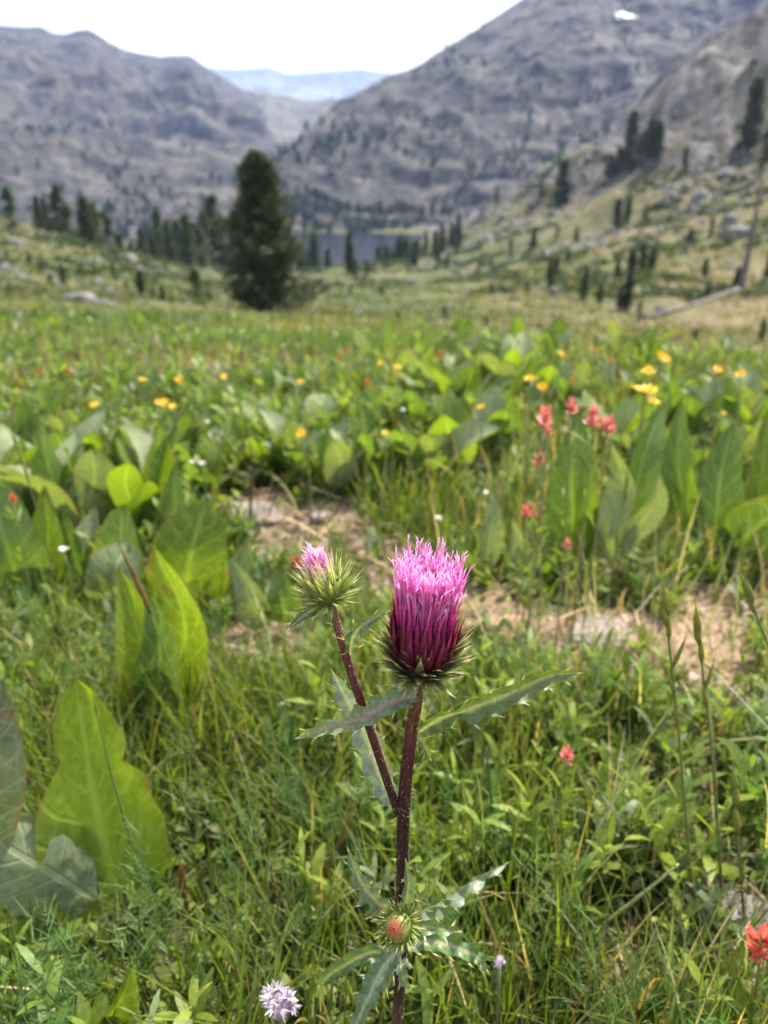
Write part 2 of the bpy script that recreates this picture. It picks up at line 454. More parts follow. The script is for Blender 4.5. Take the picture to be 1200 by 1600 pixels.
TZ = np.apply_along_axis(lambda v: np.convolve(np.pad(v, 4, 'edge'), ker, 'valid'), 1, TZ)
ker = np.hanning(13); ker /= ker.sum()
TZ = np.apply_along_axis(lambda v: np.convolve(np.pad(v, 6, 'edge'), ker, 'valid'), 0, TZ)
LAKE_Z = -23.6

def H(x, y):
    x = np.asarray(x, float); y = np.asarray(y, float)
    r = np.maximum(np.hypot(x, y), 0.21); a = np.arctan2(x, y)
    back = np.abs(a) > 1.3
    fi = np.clip((np.clip(a, -1.299, 1.299) - TAZ[0]) / (TAZ[1] - TAZ[0]), 0, len(TAZ) - 1.001); i = fi.astype(int); fi = fi - i
    fj = np.clip((np.log(r) - TLR[0]) / (TLR[1] - TLR[0]), 0, len(TLR) - 1.001); j = fj.astype(int); fj = fj - j
    z = (TZ[i, j] * (1 - fi) + TZ[i + 1, j] * fi) * (1 - fj) + (TZ[i, j + 1] * (1 - fi) + TZ[i + 1, j + 1] * fi) * fj
    z = np.where(back, z * np.clip((math.pi - np.abs(a)) / (math.pi - 1.3), 0, 1), z)
    z = z + 0.035 * (fbm(x * 2.3 + 5, y * 2.3, 4, 3) - 0.5) * np.clip(r / 0.8, 0.3, 1) + 0.018 * (fbm(x * 14, y * 14, 3, 5) - 0.5)
    far = np.clip((r - 25) / 150, 0, 1)
    z = z + far * 5.0 * (fbm(x / 26, y / 26, 5, 9) - 0.5)
    rocky = rockiness(x, y)
    z = z + rocky * (24 * (fbm(x / 48, y / 48, 5, 21, 0.55, True) - 0.6) + 6 * (fbm(x / 11, y / 11, 4, 33, 0.6, True) - 0.55))
    lake = np.exp(-(((a + 0.052) / 0.125) ** 4)) * np.exp(-(((r - 445) / 165) ** 6))
    z = z * (1 - lake) + (LAKE_Z - 1.5) * lake
    return z

def rockiness(x, y):
    x = np.asarray(x, float); y = np.asarray(y, float)
    r = np.hypot(x, y); a = np.arctan2(x, y)
    lim = np.interp(a, [-0.5, 0.0, 0.12, 0.25, 0.33, 0.45, 0.8], [900, 700, 300, 185, 165, 160, 150])
    k = np.clip((r - lim) / 60 + 0.9 * (fbm(x / 30, y / 30, 3, 71) - 0.5), 0, 1)
    return k

def G(x, y, h=0.0):                    # where photo pixel (x, y) meets the ground (or passes h above it)
    d = ray(x, y)
    t = np.geomspace(0.25, 900, 900)
    p = d[None] * t[:, None]; z = p[:, 2] + CAMZ - H(p[:, 0], p[:, 1]) - h
    k = np.argmax(z < 0)
    if k == 0: k = len(t) - 1
    f = z[k - 1] / (z[k - 1] - z[k] + 1e-12); tt = t[k - 1] + (t[k] - t[k - 1]) * f
    q = d * tt; q[2] += CAMZ
    return q

def depth(p):                           # distance along the view axis: metres per photo pixel = depth/FPX
    return p[1] * cP - (p[2] - CAMZ) * sP

# bare soil patches as the photo shows them: pixel centre, pixel half sizes, strength
BARE = [(490, 835, 95, 40, 1.0), (400, 800, 60, 30, 0.9), (430, 1005, 75, 45, 0.9), (720, 960, 110, 42, 0.92), (940, 1000, 105, 44, 0.9), (1070, 1030, 90, 55, 0.95),
        (1140, 955, 80, 34, 0.75), (1010, 1500, 110, 70, 0.8), (1020, 1250, 120, 60, 0.5), (330, 585, 190, 20, 0.7), (620, 900, 60, 60, 0.7), (300, 1040, 50, 40, 0.7),
        (960, 880, 60, 25, 0.4), (930, 1045, 90, 40, 0.9), (1160, 1490, 70, 60, 0.9), (740, 760, 45, 40, 0.6), (1150, 1420, 80, 90, 0.6), (100, 900, 60, 30, 0.4), (760, 1040, 70, 40, 0.6), (1100, 1130, 90, 40, 0.5)]
_bare = []
for (bx, by, sx_, sy_, st) in BARE:
    c = G(bx, by); e1 = G(bx + sx_, by); e2 = G(bx, by - sy_); e3 = G(bx, by + sy_)
    _bare.append((c[0], (e2[1] + e3[1]) / 2, abs(e1[0] - c[0]), abs(e2[1] - e3[1]) / 2, st))

def bare(x, y):
    b = np.zeros(np.shape(x))
    wob = (fbm(np.asarray(x) * 9, np.asarray(y) * 9, 3, 44) - 0.5) * 1.1
    for (bx, by, rx, ry, st) in _bare:
        q = ((x - bx) / (rx * 1.02)) ** 2 + ((y - by) / (ry * 1.1)) ** 2 + 1.4 * wob
        b = np.maximum(b, min(1.0, st * 1.12) * np.clip((1.5 - q) * 1.5, 0, 1))
    return b

def sparse(x, y):                       # the thinly grown belt behind the thistle
    d = np.hypot(x, y)
    return np.clip(1 - np.abs(d - 1.15) / 0.42, 0, 1) * np.clip((np.asarray(x) + 0.25) / 0.25, 0, 1)

def ground_colour(x, y):
    r = np.hypot(x, y); a = np.arctan2(x, y)
    n1 = fbm(x / 6, y / 6, 4, 101)[..., None]; n2 = fbm(x / 22, y / 22, 5, 102)[..., None]; n3 = fbm(x * 5, y * 5, 4, 103)[..., None]
    soil = np.array((0.215, 0.15, 0.098)) * (0.7 + 0.6 * n3)
    litter = np.array((0.075, 0.075, 0.032)) * (0.6 + 0.8 * n3)
    near = litter * (1 - bare(x, y)[..., None]) + soil * bare(x, y)[..., None]
    green = np.array((0.062, 0.080, 0.026)); tan = np.array((0.140, 0.110, 0.056)); olive = np.array((0.080, 0.082, 0.034))
    k = np.clip((n2 - 0.42) * 5, 0, 1); right = np.clip((a - 0.05) / 0.25, 0, 1)[..., None]
    mead = (green * (1 - k) + olive * k) * (1 - right) + (olive * (1 - 0.65 * k) + tan * 0.65 * k) * right
    k2 = np.clip((n1 - 0.55) * 6, 0, 1)
    mead = mead * (1 - 0.5 * k2) + tan * 0.5 * k2
    t = np.clip((r - 3.0) / 6, 0, 1)[..., None]
    c = near * (1 - t) + mead * t
    # loose pale rock and talus between the turf
    rk = rockiness(x, y)[..., None]
    nn = fbm(x / 5, y / 5, 5, 111, 0.6)[..., None]
    rockc = np.array((0.092, 0.085, 0.080)) * np.clip(-0.8 + 3.4 * nn, 0.10, 1.9)
    cl = fbm(x / 35, y / 35, 3, 113, 0.5)[..., None]
    rockc = rockc * (1 - 0.65 * np.clip((cl - 0.5) * 6, 0, 1))
    kk = np.clip(rk * 1.1 - 0.5 * np.clip((n1 - 0.5) * 6, 0, 1) * (r < 330)[..., None], 0, 1)
    c = c * (1 - kk) + rockc * kk
    return c

azg = np.concatenate([np.linspace(-math.pi, -0.66, 40, endpoint=False), np.linspace(-0.66, 0.66, 460), np.linspace(0.66, math.pi, 41)[1:]])
rg = np.concatenate([[0.02], np.geomspace(0.2, 715, 470)])
R_, A_ = np.meshgrid(rg, azg, indexing='ij')
gx, gy = R_ * np.sin(A_), R_ * np.cos(A_)
gz = H(gx, gy)
V = np.stack([gx, gy, gz], -1).reshape(-1, 3)
na = len(azg)
i = np.arange(len(rg) - 1)[:, None] * na + np.arange(na - 1)[None]
F = np.stack([i, i + 1, i + na + 1, i + na], -1).reshape(-1, 4)[:, ::-1]
gcol = ground_colour(gx.ravel(), gy.ravel())

def ground_material():
    m, nt, out = new_mat('meadow_ground')
    at = N_(nt, 'ShaderNodeAttribute', attribute_name='Col')
    g = nt.nodes.new('ShaderNodeNewGeometry')
    sc = []
    for s, d in ((260.0, 2.0), (28.0, 4.0), (1.1, 5.0), (0.16, 5.0)):
        n = N_(nt, 'ShaderNodeTexNoise', Scale=s, Detail=d, Roughness=0.68); nt.links.new(g.outputs['Position'], n.inputs['Vector']); sc.append(n.outputs[0])
    c = at.outputs['Color']
    for s, lo, hi in ((sc[0], 0.6, 1.4), (sc[1], 0.6, 1.4), (sc[2], 0.45, 1.55), (sc[3], 0.5, 1.5)):
        c = mixc(nt, 1.0, c, ramp(nt, s, [(0.3, lo), (0.7, hi)]), 'MULTIPLY')
    b1 = N_(nt, 'ShaderNodeBump', Strength=0.7, Distance=0.006); nt.links.new(sc[1], b1.inputs['Height'])
    b2 = N_(nt, 'ShaderNodeBump', Strength=0.6, Distance=0.5); nt.links.new(sc[2], b2.inputs['Height']); nt.links.new(b1.outputs[0], b2.inputs['Normal'])
    b3 = N_(nt, 'ShaderNodeBump', Strength=0.8, Distance=2.5); nt.links.new(sc[3], b3.inputs['Height']); nt.links.new(b2.outputs[0], b3.inputs['Normal']); b2 = b3
    p = N_(nt, 'ShaderNodeBsdfPrincipled', Roughness=0.95); nt.links.new(c, p.inputs['Base Color']); nt.links.new(b2.outputs[0], p.inputs['Normal'])
    p.inputs['Specular IOR Level'].default_value = 0.15
    nt.links.new(p.outputs[0], out.inputs[0])
    return m
add('ground', mesh_of('ground', V, F, ground_material(), True, gcol), kind='structure', label='meadow and rocky valley slopes around the thistle')

# lake
def water_mat():
    m, nt, out = new_mat('lake_water')
    g = nt.nodes.new('ShaderNodeNewGeometry')
    n = N_(nt, 'ShaderNodeTexNoise', Scale=0.5, Detail=4.0); nt.links.new(g.outputs['Position'], n.inputs['Vector'])
    b = N_(nt, 'ShaderNodeBump', Strength=0.5, Distance=0.3); nt.links.new(n.outputs[0], b.inputs['Height'])
    p = N_(nt, 'ShaderNodeBsdfPrincipled', Roughness=0.12); p.inputs['Base Color'].default_value = (0.010, 0.017, 0.032, 1); p.inputs['Specular IOR Level'].default_value = 0.12
    nt.links.new(b.outputs[0], p.inputs['Normal']); nt.links.new(p.outputs[0], out.inputs[0])
    return m
th = np.linspace(0, 2 * math.pi, 72, endpoint=False)
lr = 1 + 0.06 * np.sin(3 * th + 1) + 0.04 * np.sin(7 * th)
lx = -24 + 78 * np.cos(th) * lr; ly = 425 + 135 * np.sin(th) * lr
V = np.vstack([[(-22, 452, LAKE_Z)], np.stack([lx, ly, np.full(72, LAKE_Z)], -1)])
add('lake', mesh_of('lake', V, np.array([[0, 1 + q, 1 + (q + 1) % 72] for q in range(72)]), water_mat()), kind='structure', label='dark blue mountain lake in the valley behind the trees')

# mountains: a slope from a foot line up to the ridge line the photo shows, and down again behind it
def mountain(name, ridge, r_ridge, r_base, base_y, amp, fscale, mat, label, nx=300, nt_=130, seed=0, back=0.35, conv=1.05):
    rd = np.array(ridge, float)
    xs = np.linspace(rd[0, 0], rd[-1, 0], nx)
    ys = np.interp(xs, rd[:, 0], rd[:, 1])
    rr = np.interp(xs, rd[:, 0], np.broadcast_to(np.array(r_ridge, float), len(rd))) if np.ndim(r_ridge) else np.full(nx, float(r_ridge))
    az = np.array([az_of(a, 150) for a in xs])
    ztop = np.array([rr[q] * tan_el(xs[q], ys[q]) for q in range(nx)]) + CAMZ
    zb = r_base * tan_el(600, base_y) + CAMZ
    t = np.concatenate([np.linspace(0, 1, nt_), 1 + np.linspace(0, back, 14)[1:]])
    Tt, Xi = np.meshgrid(t, np.arange(nx), indexing='ij')
    R = r_base + (rr[Xi] - r_base) * Tt
    up = np.where(Tt <= 1, np.clip(Tt, 0, 1) ** conv, 1 - (Tt - 1) * 1.3)
    Z = zb + (ztop[Xi] - zb) * up
    A = az[Xi]
    X, Y = R * np.sin(A), R * np.cos(A)
    n = fbm(X / fscale, Y / fscale, 6, seed + 200, 0.52, True) - 0.62
    n2 = fbm(X / (fscale * 0.23), Y / (fscale * 0.23) + Z / (fscale * 0.2), 5, seed + 240, 0.6, True) - 0.6
    env = np.sin(np.pi * np.clip(Tt, 0, 1)) ** 0.5 * 0.9 + 0.06
    Z = Z + amp * n * env + amp * 0.24 * n2 * (env + 0.1)
    st = amp * 0.55                                          # ledges and cliff bands
    q = Z / st + 5.0 * fbm(X / (fscale * 1.1), Y / (fscale * 1.1), 5, seed + 280) + 0.004 * X * (1 if seed == 1 else -0.5); fr = q - np.floor(q)
    sm = np.clip((fr - 0.55) / 0.35, 0, 1); sm = sm * sm * (3 - 2 * sm)
    Z = Z + st * (sm - fr) * 0.45 * np.clip(env, 0, 1) * np.clip(fbm(X / fscale, Y / fscale, 3, seed + 300) * 2.2 - 0.45, 0, 1)
    push = amp * 0.38 * n2 * env
    X = X + np.sin(A) * push; Y = Y + np.cos(A) * push
    V = np.stack([X, Y, Z], -1).reshape(-1, 3)
    i = np.arange(len(t) - 1)[:, None] * nx + np.arange(nx - 1)[None]
    F = np.stack([i, i + 1, i + nx + 1, i + nx], -1).reshape(-1, 4)
    add(name, mesh_of(name, V, F, mat), kind='structure', label=label)
    return V, F

M_mtn_r = rock_mat('mountain_rock', (0.105, 0.092, 0.083), (0.008, 0.008, 0.010), (0.028, 0.026, 0.029), 0.040, 5.0, green=(0.030, 0.042, 0.026), lo=0.42, hi=0.58)
M_mtn_l = rock_mat('mountain_rock_pale', (0.100, 0.088, 0.076), (0.012, 0.012, 0.015), (0.040, 0.037, 0.039), 0.030, 7.0, green=(0.032, 0.042, 0.034), lo=0.41, hi=0.59)
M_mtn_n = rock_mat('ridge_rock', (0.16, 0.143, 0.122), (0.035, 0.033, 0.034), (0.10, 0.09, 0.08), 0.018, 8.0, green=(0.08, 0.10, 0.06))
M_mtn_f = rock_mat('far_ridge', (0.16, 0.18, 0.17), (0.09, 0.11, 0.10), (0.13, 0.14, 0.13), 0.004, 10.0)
MV, MF = mountain('mountain', [(395, 330), (430, 248), (480, 205), (530, 160), (600, 123), (650, 103), (700, 72), (750, 38), (800, 3), (880, -50), (1000, -90), (1200, -110), (1600, -60)],
         [760, 820, 900, 980, 1080, 1150, 1220, 1300, 1350, 1450, 1550, 1600, 1600], 560, 372, 62, 170, M_mtn_r, 'steep grey granite mountain rising right of the lake', 520, 300, 1)
LV, LF = mountain('mountain', [(-2600, -60), (-1300, -30), (-700, -10), (-300, 5), (-60, 25), (0, 38), (60, 46), (110, 56), (150, 50), (200, 78), (250, 92), (300, 90), (330, 108), (360, 128), (400, 152), (420, 195), (450, 255), (520, 330), (600, 345)],
         2100, 620, 392, 110, 300, M_mtn_l, 'hazy grey mountain ridge on the left', 560, 280, 2)
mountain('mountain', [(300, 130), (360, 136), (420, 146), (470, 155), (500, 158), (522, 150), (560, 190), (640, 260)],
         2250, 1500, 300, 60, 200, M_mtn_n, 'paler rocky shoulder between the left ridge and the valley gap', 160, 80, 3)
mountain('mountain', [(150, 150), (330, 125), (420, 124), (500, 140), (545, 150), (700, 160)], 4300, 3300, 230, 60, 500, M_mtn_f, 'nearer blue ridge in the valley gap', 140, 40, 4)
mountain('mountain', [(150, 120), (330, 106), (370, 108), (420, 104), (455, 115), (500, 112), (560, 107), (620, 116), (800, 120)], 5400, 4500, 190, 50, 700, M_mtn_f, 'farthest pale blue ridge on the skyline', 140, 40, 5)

# ------------------------------------------------------------------ snow patch high on the right mountain
from mathutils.bvhtree import BVHTree
_bvh = BVHTree.FromPolygons([tuple(v) for v in MV], [tuple(int(k) for k in f) for f in MF])
def on_mountain(x, y):
    d = ray(x, y)
    h = _bvh.ray_cast(Vector((0, 0, CAMZ)), Vector(d), 5000)[0]
    return None if h is None else np.array(h) - unit(d) * 3.0
def snow_patch(cx, cy, rx, ry):
    ring = []
    for q in range(44):
        a = q * 2 * math.pi / 44; k = 1 + 0.22 * math.sin(3 * a + 1) + 0.16 * math.sin(7 * a) + 0.1 * math.sin(11 * a + 2)
        p = on_mountain(cx + rx * k * math.cos(a), cy + ry * k * math.sin(a) * (1 if math.sin(a) < 0 else 0.6))
        if p is not None: ring.append(p)
    c = on_mountain(cx, cy)
    if c is None or len(ring) < 6: return
    top = np.vstack([[c]] + [[p] for p in ring]); n = len(ring)
    F = [[0, 1 + q, 1 + (q + 1) % n] for q in range(n)]
    off = unit(ray(cx, cy)) * 6
    V = np.vstack([top, top + off])
    F2 = [[1 + q, 1 + n + 1 + q, 1 + n + 1 + (q + 1) % n, 1 + (q + 1) % n] for q in range(n)]
    m, nt, out = new_mat('snow')
    g = nt.nodes.new('ShaderNodeNewGeometry'); no = N_(nt, 'ShaderNodeTexNoise', Scale=0.3, Detail=3.0); nt.links.new(g.outputs['Position'], no.inputs['Vector'])
    p = N_(nt, 'ShaderNodeBsdfPrincipled', Roughness=0.6); nt.links.new(ramp(nt, no.outputs[0], [(0.3, 0.8), (0.7, 0.92)]), p.inputs['Base Color']); nt.links.new(p.outputs[0], out.inputs[0])
    add('snow_patch', mesh_of('snow_patch', V, [np.array(F), np.array(F2)], m), label='small white snow patch high on the right mountain', cat='snow patch')
snow_patch(975, 26, 17, 6)

# ------------------------------------------------------------------ conifers
def conifer_mesh(name, seed, nb, per, rad=0.2, top=0.35, low=0.05, lift=0.25, gaps=0.3, clump=0.05, lobes=None):
    """unit-height crown: branches in whorls, each carrying needle sprays"""
    r = np.random.default_rng(seed)
    z = low + (0.985 - low) * r.uniform(0, 1, nb) ** 0.85
    az = r.uniform(0, 2 * math.pi, nb)
    t = (z - low) / (1 - low)
    prof = (1 - t) ** 0.9 * (1 - top) + top * (1 - t ** 4)
    prof *= np.clip(0.6 + t * 3, 0, 1)
    irr = 0.25 + 1.25 * vnoise(az * 1.3, z * 8, seed)
    keep = vnoise(az * 0.9 + 9, z * 11, seed + 5) > gaps * 0.55
    ln = rad * prof * irr * r.uniform(0.6, 1.15, nb)
    if lobes:
        for (lz, laz, ll, ws) in lobes:
            k = np.exp(-((z - lz) / ws) ** 2) * np.clip(np.cos(az - laz), 0, 1) ** 2
            ln = ln + ll * k
    z, az, ln, t = z[keep], az[keep], ln[keep], t[keep]
    f = r.uniform(0, 1, (len(z), per)) ** 0.6
    dr = ln[:, None] * f
    up = (lift * t - 0.12)[:, None] * dr + 0.25 * dr * f * 0.5
    jit = 0.018
    base = np.stack([dr * np.cos(az)[:, None] + r.normal(0, jit, f.shape), dr * np.sin(az)[:, None] + r.normal(0, jit, f.shape),
                     z[:, None] + up + r.normal(0, jit * 0.7, f.shape)], -1).reshape(-1, 3)
    N = len(base)
    a2 = np.repeat(az, per) + r.normal(0, 0.9, N)
    shade = r.uniform(0.6, 1.35, N)[:, None]
    mixg = r.uniform(0, 1, N)[:, None]
    col = (np.array((0.036, 0.058, 0.028)) * (1 - mixg) + np.array((0.095, 0.115, 0.042)) * mixg) * shade
    V, F, C, U = strips(base, a2, clump * r.uniform(0.6, 1.5, N), r.uniform(0.5, 2.0, N), r.uniform(-0.8, 0.2, N), clump * r.uniform(0.35, 0.7, N), 2, 'leaf', r.uniform(-1.6, 1.6, N), col)
    return mesh_of(name, V, F, M_needle, False, C, U)

def trunk_mesh(name, seed, r0=0.018, limbs=10):
    r = np.random.default_rng(seed); mb = MB()
    tube(mb, [(0, 0, -0.03), (0.004, 0, 0.3), (-0.003, 0.004, 0.65), (0, 0, 0.95)], [r0 * 1.3, r0, r0 * 0.6, r0 * 0.12], 10, 7, (0.13, 0.10, 0.075))
    for q in range(limbs):
        z = r.uniform(0.1, 0.85); a = r.uniform(0, 6.28); l = 0.14 * (1 - z)
        tube(mb, [(0, 0, z), (l * 0.5 * math.cos(a), l * 0.5 * math.sin(a), z - 0.005), (l * math.cos(a), l * math.sin(a), z + 0.02)], [r0 * 0.35, r0 * 0.25, r0 * 0.1], 5, 5, (0.12, 0.095, 0.07))
    return mb.mesh(name, M_bark)

CROWNS = [conifer_mesh('conifer_crown', 20 + q, nb, 13, rad, top, low, 0.3, gaps, 0.05)
          for q, (nb, rad, top, low, gaps) in enumerate([(190, 0.19, 0.06, 0.02, 0.35), (170, 0.22, 0.10, 0.05, 0.6), (200, 0.15, 0.10, 0.03, 0.4), (160, 0.27, 0.08, 0.0, 0.45), (170, 0.16, 0.25, 0.12, 0.65)])]
TRUNKS = [trunk_mesh('conifer_trunk', 50 + q) for q in range(3)]
ORD = ['first', 'second', 'third', 'fourth', 'fifth', 'sixth', 'seventh', 'eighth', 'ninth', 'tenth', 'eleventh', 'twelfth', 'thirteenth', 'fourteenth', 'fifteenth']

def at_range(x, y, rr):
    a = az_of(x, y); q = np.array((rr * math.sin(a), rr * math.cos(a), 0.0)); q[2] = float(H(q[0], q[1])); return q

def tree(x, y, hpx, k, label, group, sx=1.0, name='conifer', rr=None):
    p = G(x, y) if rr is None else at_range(x, y, rr); h = hpx * depth(p) / FPX / 0.93
    e = add(name, None, loc=p - np.array((0, 0, 0.02 * h)), rot=(0, 0, rng.uniform(0, 6.28)), scale=(h * sx * (k1 := rng.uniform(0.8, 1.3)), h * sx * k1, h * rng.uniform(0.82, 1.02)), label=label, cat='tree', group=group)
    e.empty_display_size = 0.1
    add('trunk', TRUNKS[k % 3], e); add('crown', CROWNS[k % 5], e)
    return e

ZONES = [
 ('dark conifer in the row along the left hill crest', 'conifers along the left hill crest',
  [(17, 342, 60, 1), (62, 354, 50, 0), (74, 357, 46, 2), (95, 362, 76, 3), (108, 370, 60, 1), (135, 372, 72, 0), (150, 374, 62, 3), (168, 382, 60, 1), (188, 387, 36, 2), (205, 392, 28, 0)], 1.25),
 ('tall conifer in the dark stand left of the big pine', 'conifers in the stand left of the big pine',
  [(222, 398, 55, 4), (240, 404, 50, 2), (252, 408, 78, 4), (267, 411, 70, 0), (280, 412, 62, 1), (294, 413, 92, 0), (308, 415, 74, 3), (322, 415, 96, 1), (336, 416, 110, 0), (350, 416, 88, 2)], 1.1),
 ('conifer near the lake shore right of the big pine', 'conifers by the lake shore',
  [(448, 410, 60, 3), (466, 412, 42, 1), (492, 419, 56, 0), (513, 419, 32, 2), (547, 429, 68, 0), (556, 437, 28, 3), (573, 431, 28, 1), (592, 415, 32, 2)], 1.15),
 ('small conifer scattered over the left grassy slope', 'small conifers on the left grassy slope',
  [(11, 407, 16, 3), (47, 415, 20, 0), (65, 427, 16, 3), (80, 445, 18, 1), (100, 447, 30, 0), (15, 457, 17, 3), (128, 430, 16, 0), (149, 422, 14, 1), (178, 430, 25, 0), (200, 427, 13, 3), (199, 452, 13, 0), (221, 460, 40, 0)], 1.3),
 ('small conifer in the grass just left of the big pine', 'small conifers beside the big pine',
  [(240, 466, 19, 3), (255, 471, 25, 0), (269, 477, 19, 1), (307, 468, 50, 1), (327, 470, 20, 3)], 1.3),
 ('conifer where the right slope meets the lake', 'conifers at the foot of the right slope',
  [(625, 402, 40, 0), (647, 416, 42, 2), (665, 402, 38, 0), (685, 420, 30, 1), (698, 420, 24, 2), (712, 397, 26, 0), (718, 327, 38, 2), (750, 420, 20, 3), (776, 318, 24, 0), (797, 406, 30, 1)], 1.1),
 ('small bushy conifer in the grass below the lake', 'small conifers in the middle meadow',
  [(547, 461, 16, 3), (597, 461, 16, 3), (622, 514, 26, 0), (666, 513, 15, 3), (695, 496, 20, 3), (760, 510, 16, 3), (767, 460, 18, 3), (822, 460, 20, 1)], 1.4),
 ('conifer in the dark group on the rocky spur', 'conifers in the group on the rocky spur',
  [(952, 279, 40, 0), (964, 274, 40, 2), (982, 265, 78, 2), (1003, 254, 48, 0), (1014, 250, 62, 0), (1025, 244, 56, 2)], 1.15),
 ('conifer dotting the rocky slope between spur and lake', 'conifers on the upper right slope',
  [(833, 388, 32, 0), (848, 411, 24, 3), (870, 374, 20, 1), (878, 320, 66, 2), (887, 411, 22, 3), (900, 378, 24, 0), (845, 309, 26, 3)], 1.2),
 ('conifer among the grey boulders on the right slope', 'conifers among the boulders on the right slope',
  [(963, 354, 40, 2), (980, 348, 36, 0), (1007, 351, 30, 1), (1047, 348, 16, 3), (1067, 276, 46, 4), (1078, 381, 28, 0), (1110, 371, 28, 1)], 1.2),
 ('young conifer on the tan slope left of the fallen log', 'young conifers on the tan slope',
  [(858, 451, 42, 0), (868, 441, 36, 2), (912, 468, 52, 0), (937, 474, 28, 2), (963, 438, 33, 0), (967, 484, 36, 2), (978, 485, 60, 0), (985, 434, 46, 2), (997, 504, 30, 1), (1002, 424, 46, 2), (1017, 424, 39, 0), (923, 491, 11, 3), (930, 542, 20, 0)], 1.15),
 ('conifer near the fallen log and bare snag', 'conifers around the fallen log',
  [(1077, 474, 20, 1), (1085, 537, 22, 3), (1100, 434, 30, 0), (1105, 468, 32, 2), (1150, 452, 36, 0), (1174, 438, 12, 3), (1197, 442, 46, 0), (1190, 531, 32, 3)], 1.2),
 ('tall slim conifer at the right edge above boulders', 'tall conifers at the right edge',
  [(1168, 238, 108, 2), (1192, 262, 66, 4)], 1.1),
]
for (desc, grp, lst, sx) in ZONES:
    lst = sorted(lst)
    for q, (x, y, h, k) in enumerate(lst):
        tree(x, y, h, k, desc + ', ' + ORD[q] + ' from left', grp, sx, rr={'conifers along the left hill crest': 138 + 3 * (q % 4), 'conifers in the stand left of the big pine': 175 + 14 * (q % 5)}.get(grp))

# the big pine in the meadow
p = G(412, 488); Hh = 245 * depth(p) / FPX / 1.09
e = add('pine_tree', None, loc=p, scale=Hh, label='big bushy dark pine standing alone at the meadow edge before the lake', cat='tree')
add('trunk', trunk_mesh('pine_trunk', 77, 0.022, 26), e)
add('crown', conifer_mesh('pine_crown', 78, 760, 30, 0.37, 0.15, 0.0, 0.6, 0.25, 0.030, [(0.10, 0.0, 0.17, 0.10), (0.32, 0.1, 0.06, 0.06), (0.62, 0.0, 0.07, 0.06), (0.22, 3.1, 0.05, 0.08), (0.48, 3.3, 0.05, 0.05), (0.78, 2.6, 0.03, 0.05)]), e)

# the wood round the lake head: too far to count
def far_wood():
    r = np.random.default_rng(66); src = CROWNS[0]
    V0 = np.empty(len(src.vertices) * 3, np.float32); src.vertices.foreach_get('co', V0); V0 = V0.reshape(-1, 3)
    F0 = np.array([list(p_.vertices) for p_ in src.polygons]); C0 = np.empty(len(V0) * 4, np.float32); src.attributes['Col'].data.foreach_get('color', C0); C0 = C0.reshape(-1, 4)[:, :3]
    Vs, Fs, Cs, n = [], [], [], 0
    for q in range(64):
        x = r.uniform(205, 490) if q < 46 else r.uniform(600, 720); d = r.uniform(215, 300); a = az_of(x, 400); h = r.uniform(4.5, 10); t = r.uniform(0, 6.28)
        px, py = d * math.sin(a), d * math.cos(a); c, s = math.cos(t), math.sin(t)
        W = np.stack([(V0[:, 0] * c - V0[:, 1] * s) * h * 1.15 + px, (V0[:, 0] * s + V0[:, 1] * c) * h * 1.15 + py, V0[:, 2] * h + float(H(px, py)) - 0.3], -1)
        Vs.append(W); Fs.append(F0 + n); Cs.append(C0 * r.uniform(0.7, 1.2)); n += len(W)
    add('far_wood', mesh_of('far_wood', np.concatenate(Vs), np.concatenate(Fs), M_needle, False, np.concatenate(Cs)), kind='stuff', label='dark conifer wood around the head of the lake', cat='wood')
far_wood()

# scattered far trees and scrub on the mountain sides: too small to count
def mountain_trees():
    r = np.random.default_rng(67); parts = []
    for Vm, n, hmin in ((MV, 700, -40), (LV, 1300, -60)):
        z = Vm[:, 2]; w = np.clip(0.75 - (z - z.min()) / (z.max() - z.min()), 0.0, 1) ** 1.5 * np.clip(fbm(Vm[:, 0] / 90, Vm[:, 1] / 90, 3, 410) * 4 - 1.7, 0.02, 1); w /= w.sum()
        p_ = Vm[r.choice(len(Vm), n, p=w)] + r.normal(0, 4, (n, 3)) * np.array((1, 1, 0))
        per = 7; N = n * per; h = np.repeat(r.uniform(5, 12, n), per)
        b = np.repeat(p_, per, 0) + np.stack([r.normal(0, 0.6, N), r.normal(0, 0.6, N), r.uniform(-0.5, 2.5, N)], -1)
        c = np.repeat(np.array((0.026, 0.040, 0.022)) * r.uniform(0.7, 1.5, (n, 1)), per, 0)
        parts.append(strips(b, r.uniform(0, 6.28, N), h * r.uniform(0.5, 1.0, N), np.abs(r.normal(0, 0.15, N)), 0.1, h * 0.3, 2, 'leaf', None, c))
    (V1, F1, C1, U1), (V2, F2, C2, U2) = parts
    add('mountain_trees', mesh_of('mountain_trees', np.concatenate([V1, V2]), np.concatenate([F1, F2 + len(V1)]), M_needle, False, np.concatenate([C1, C2])), kind='stuff', label='tiny dark trees and scrub speckling the mountain sides', cat='trees')
mountain_trees()

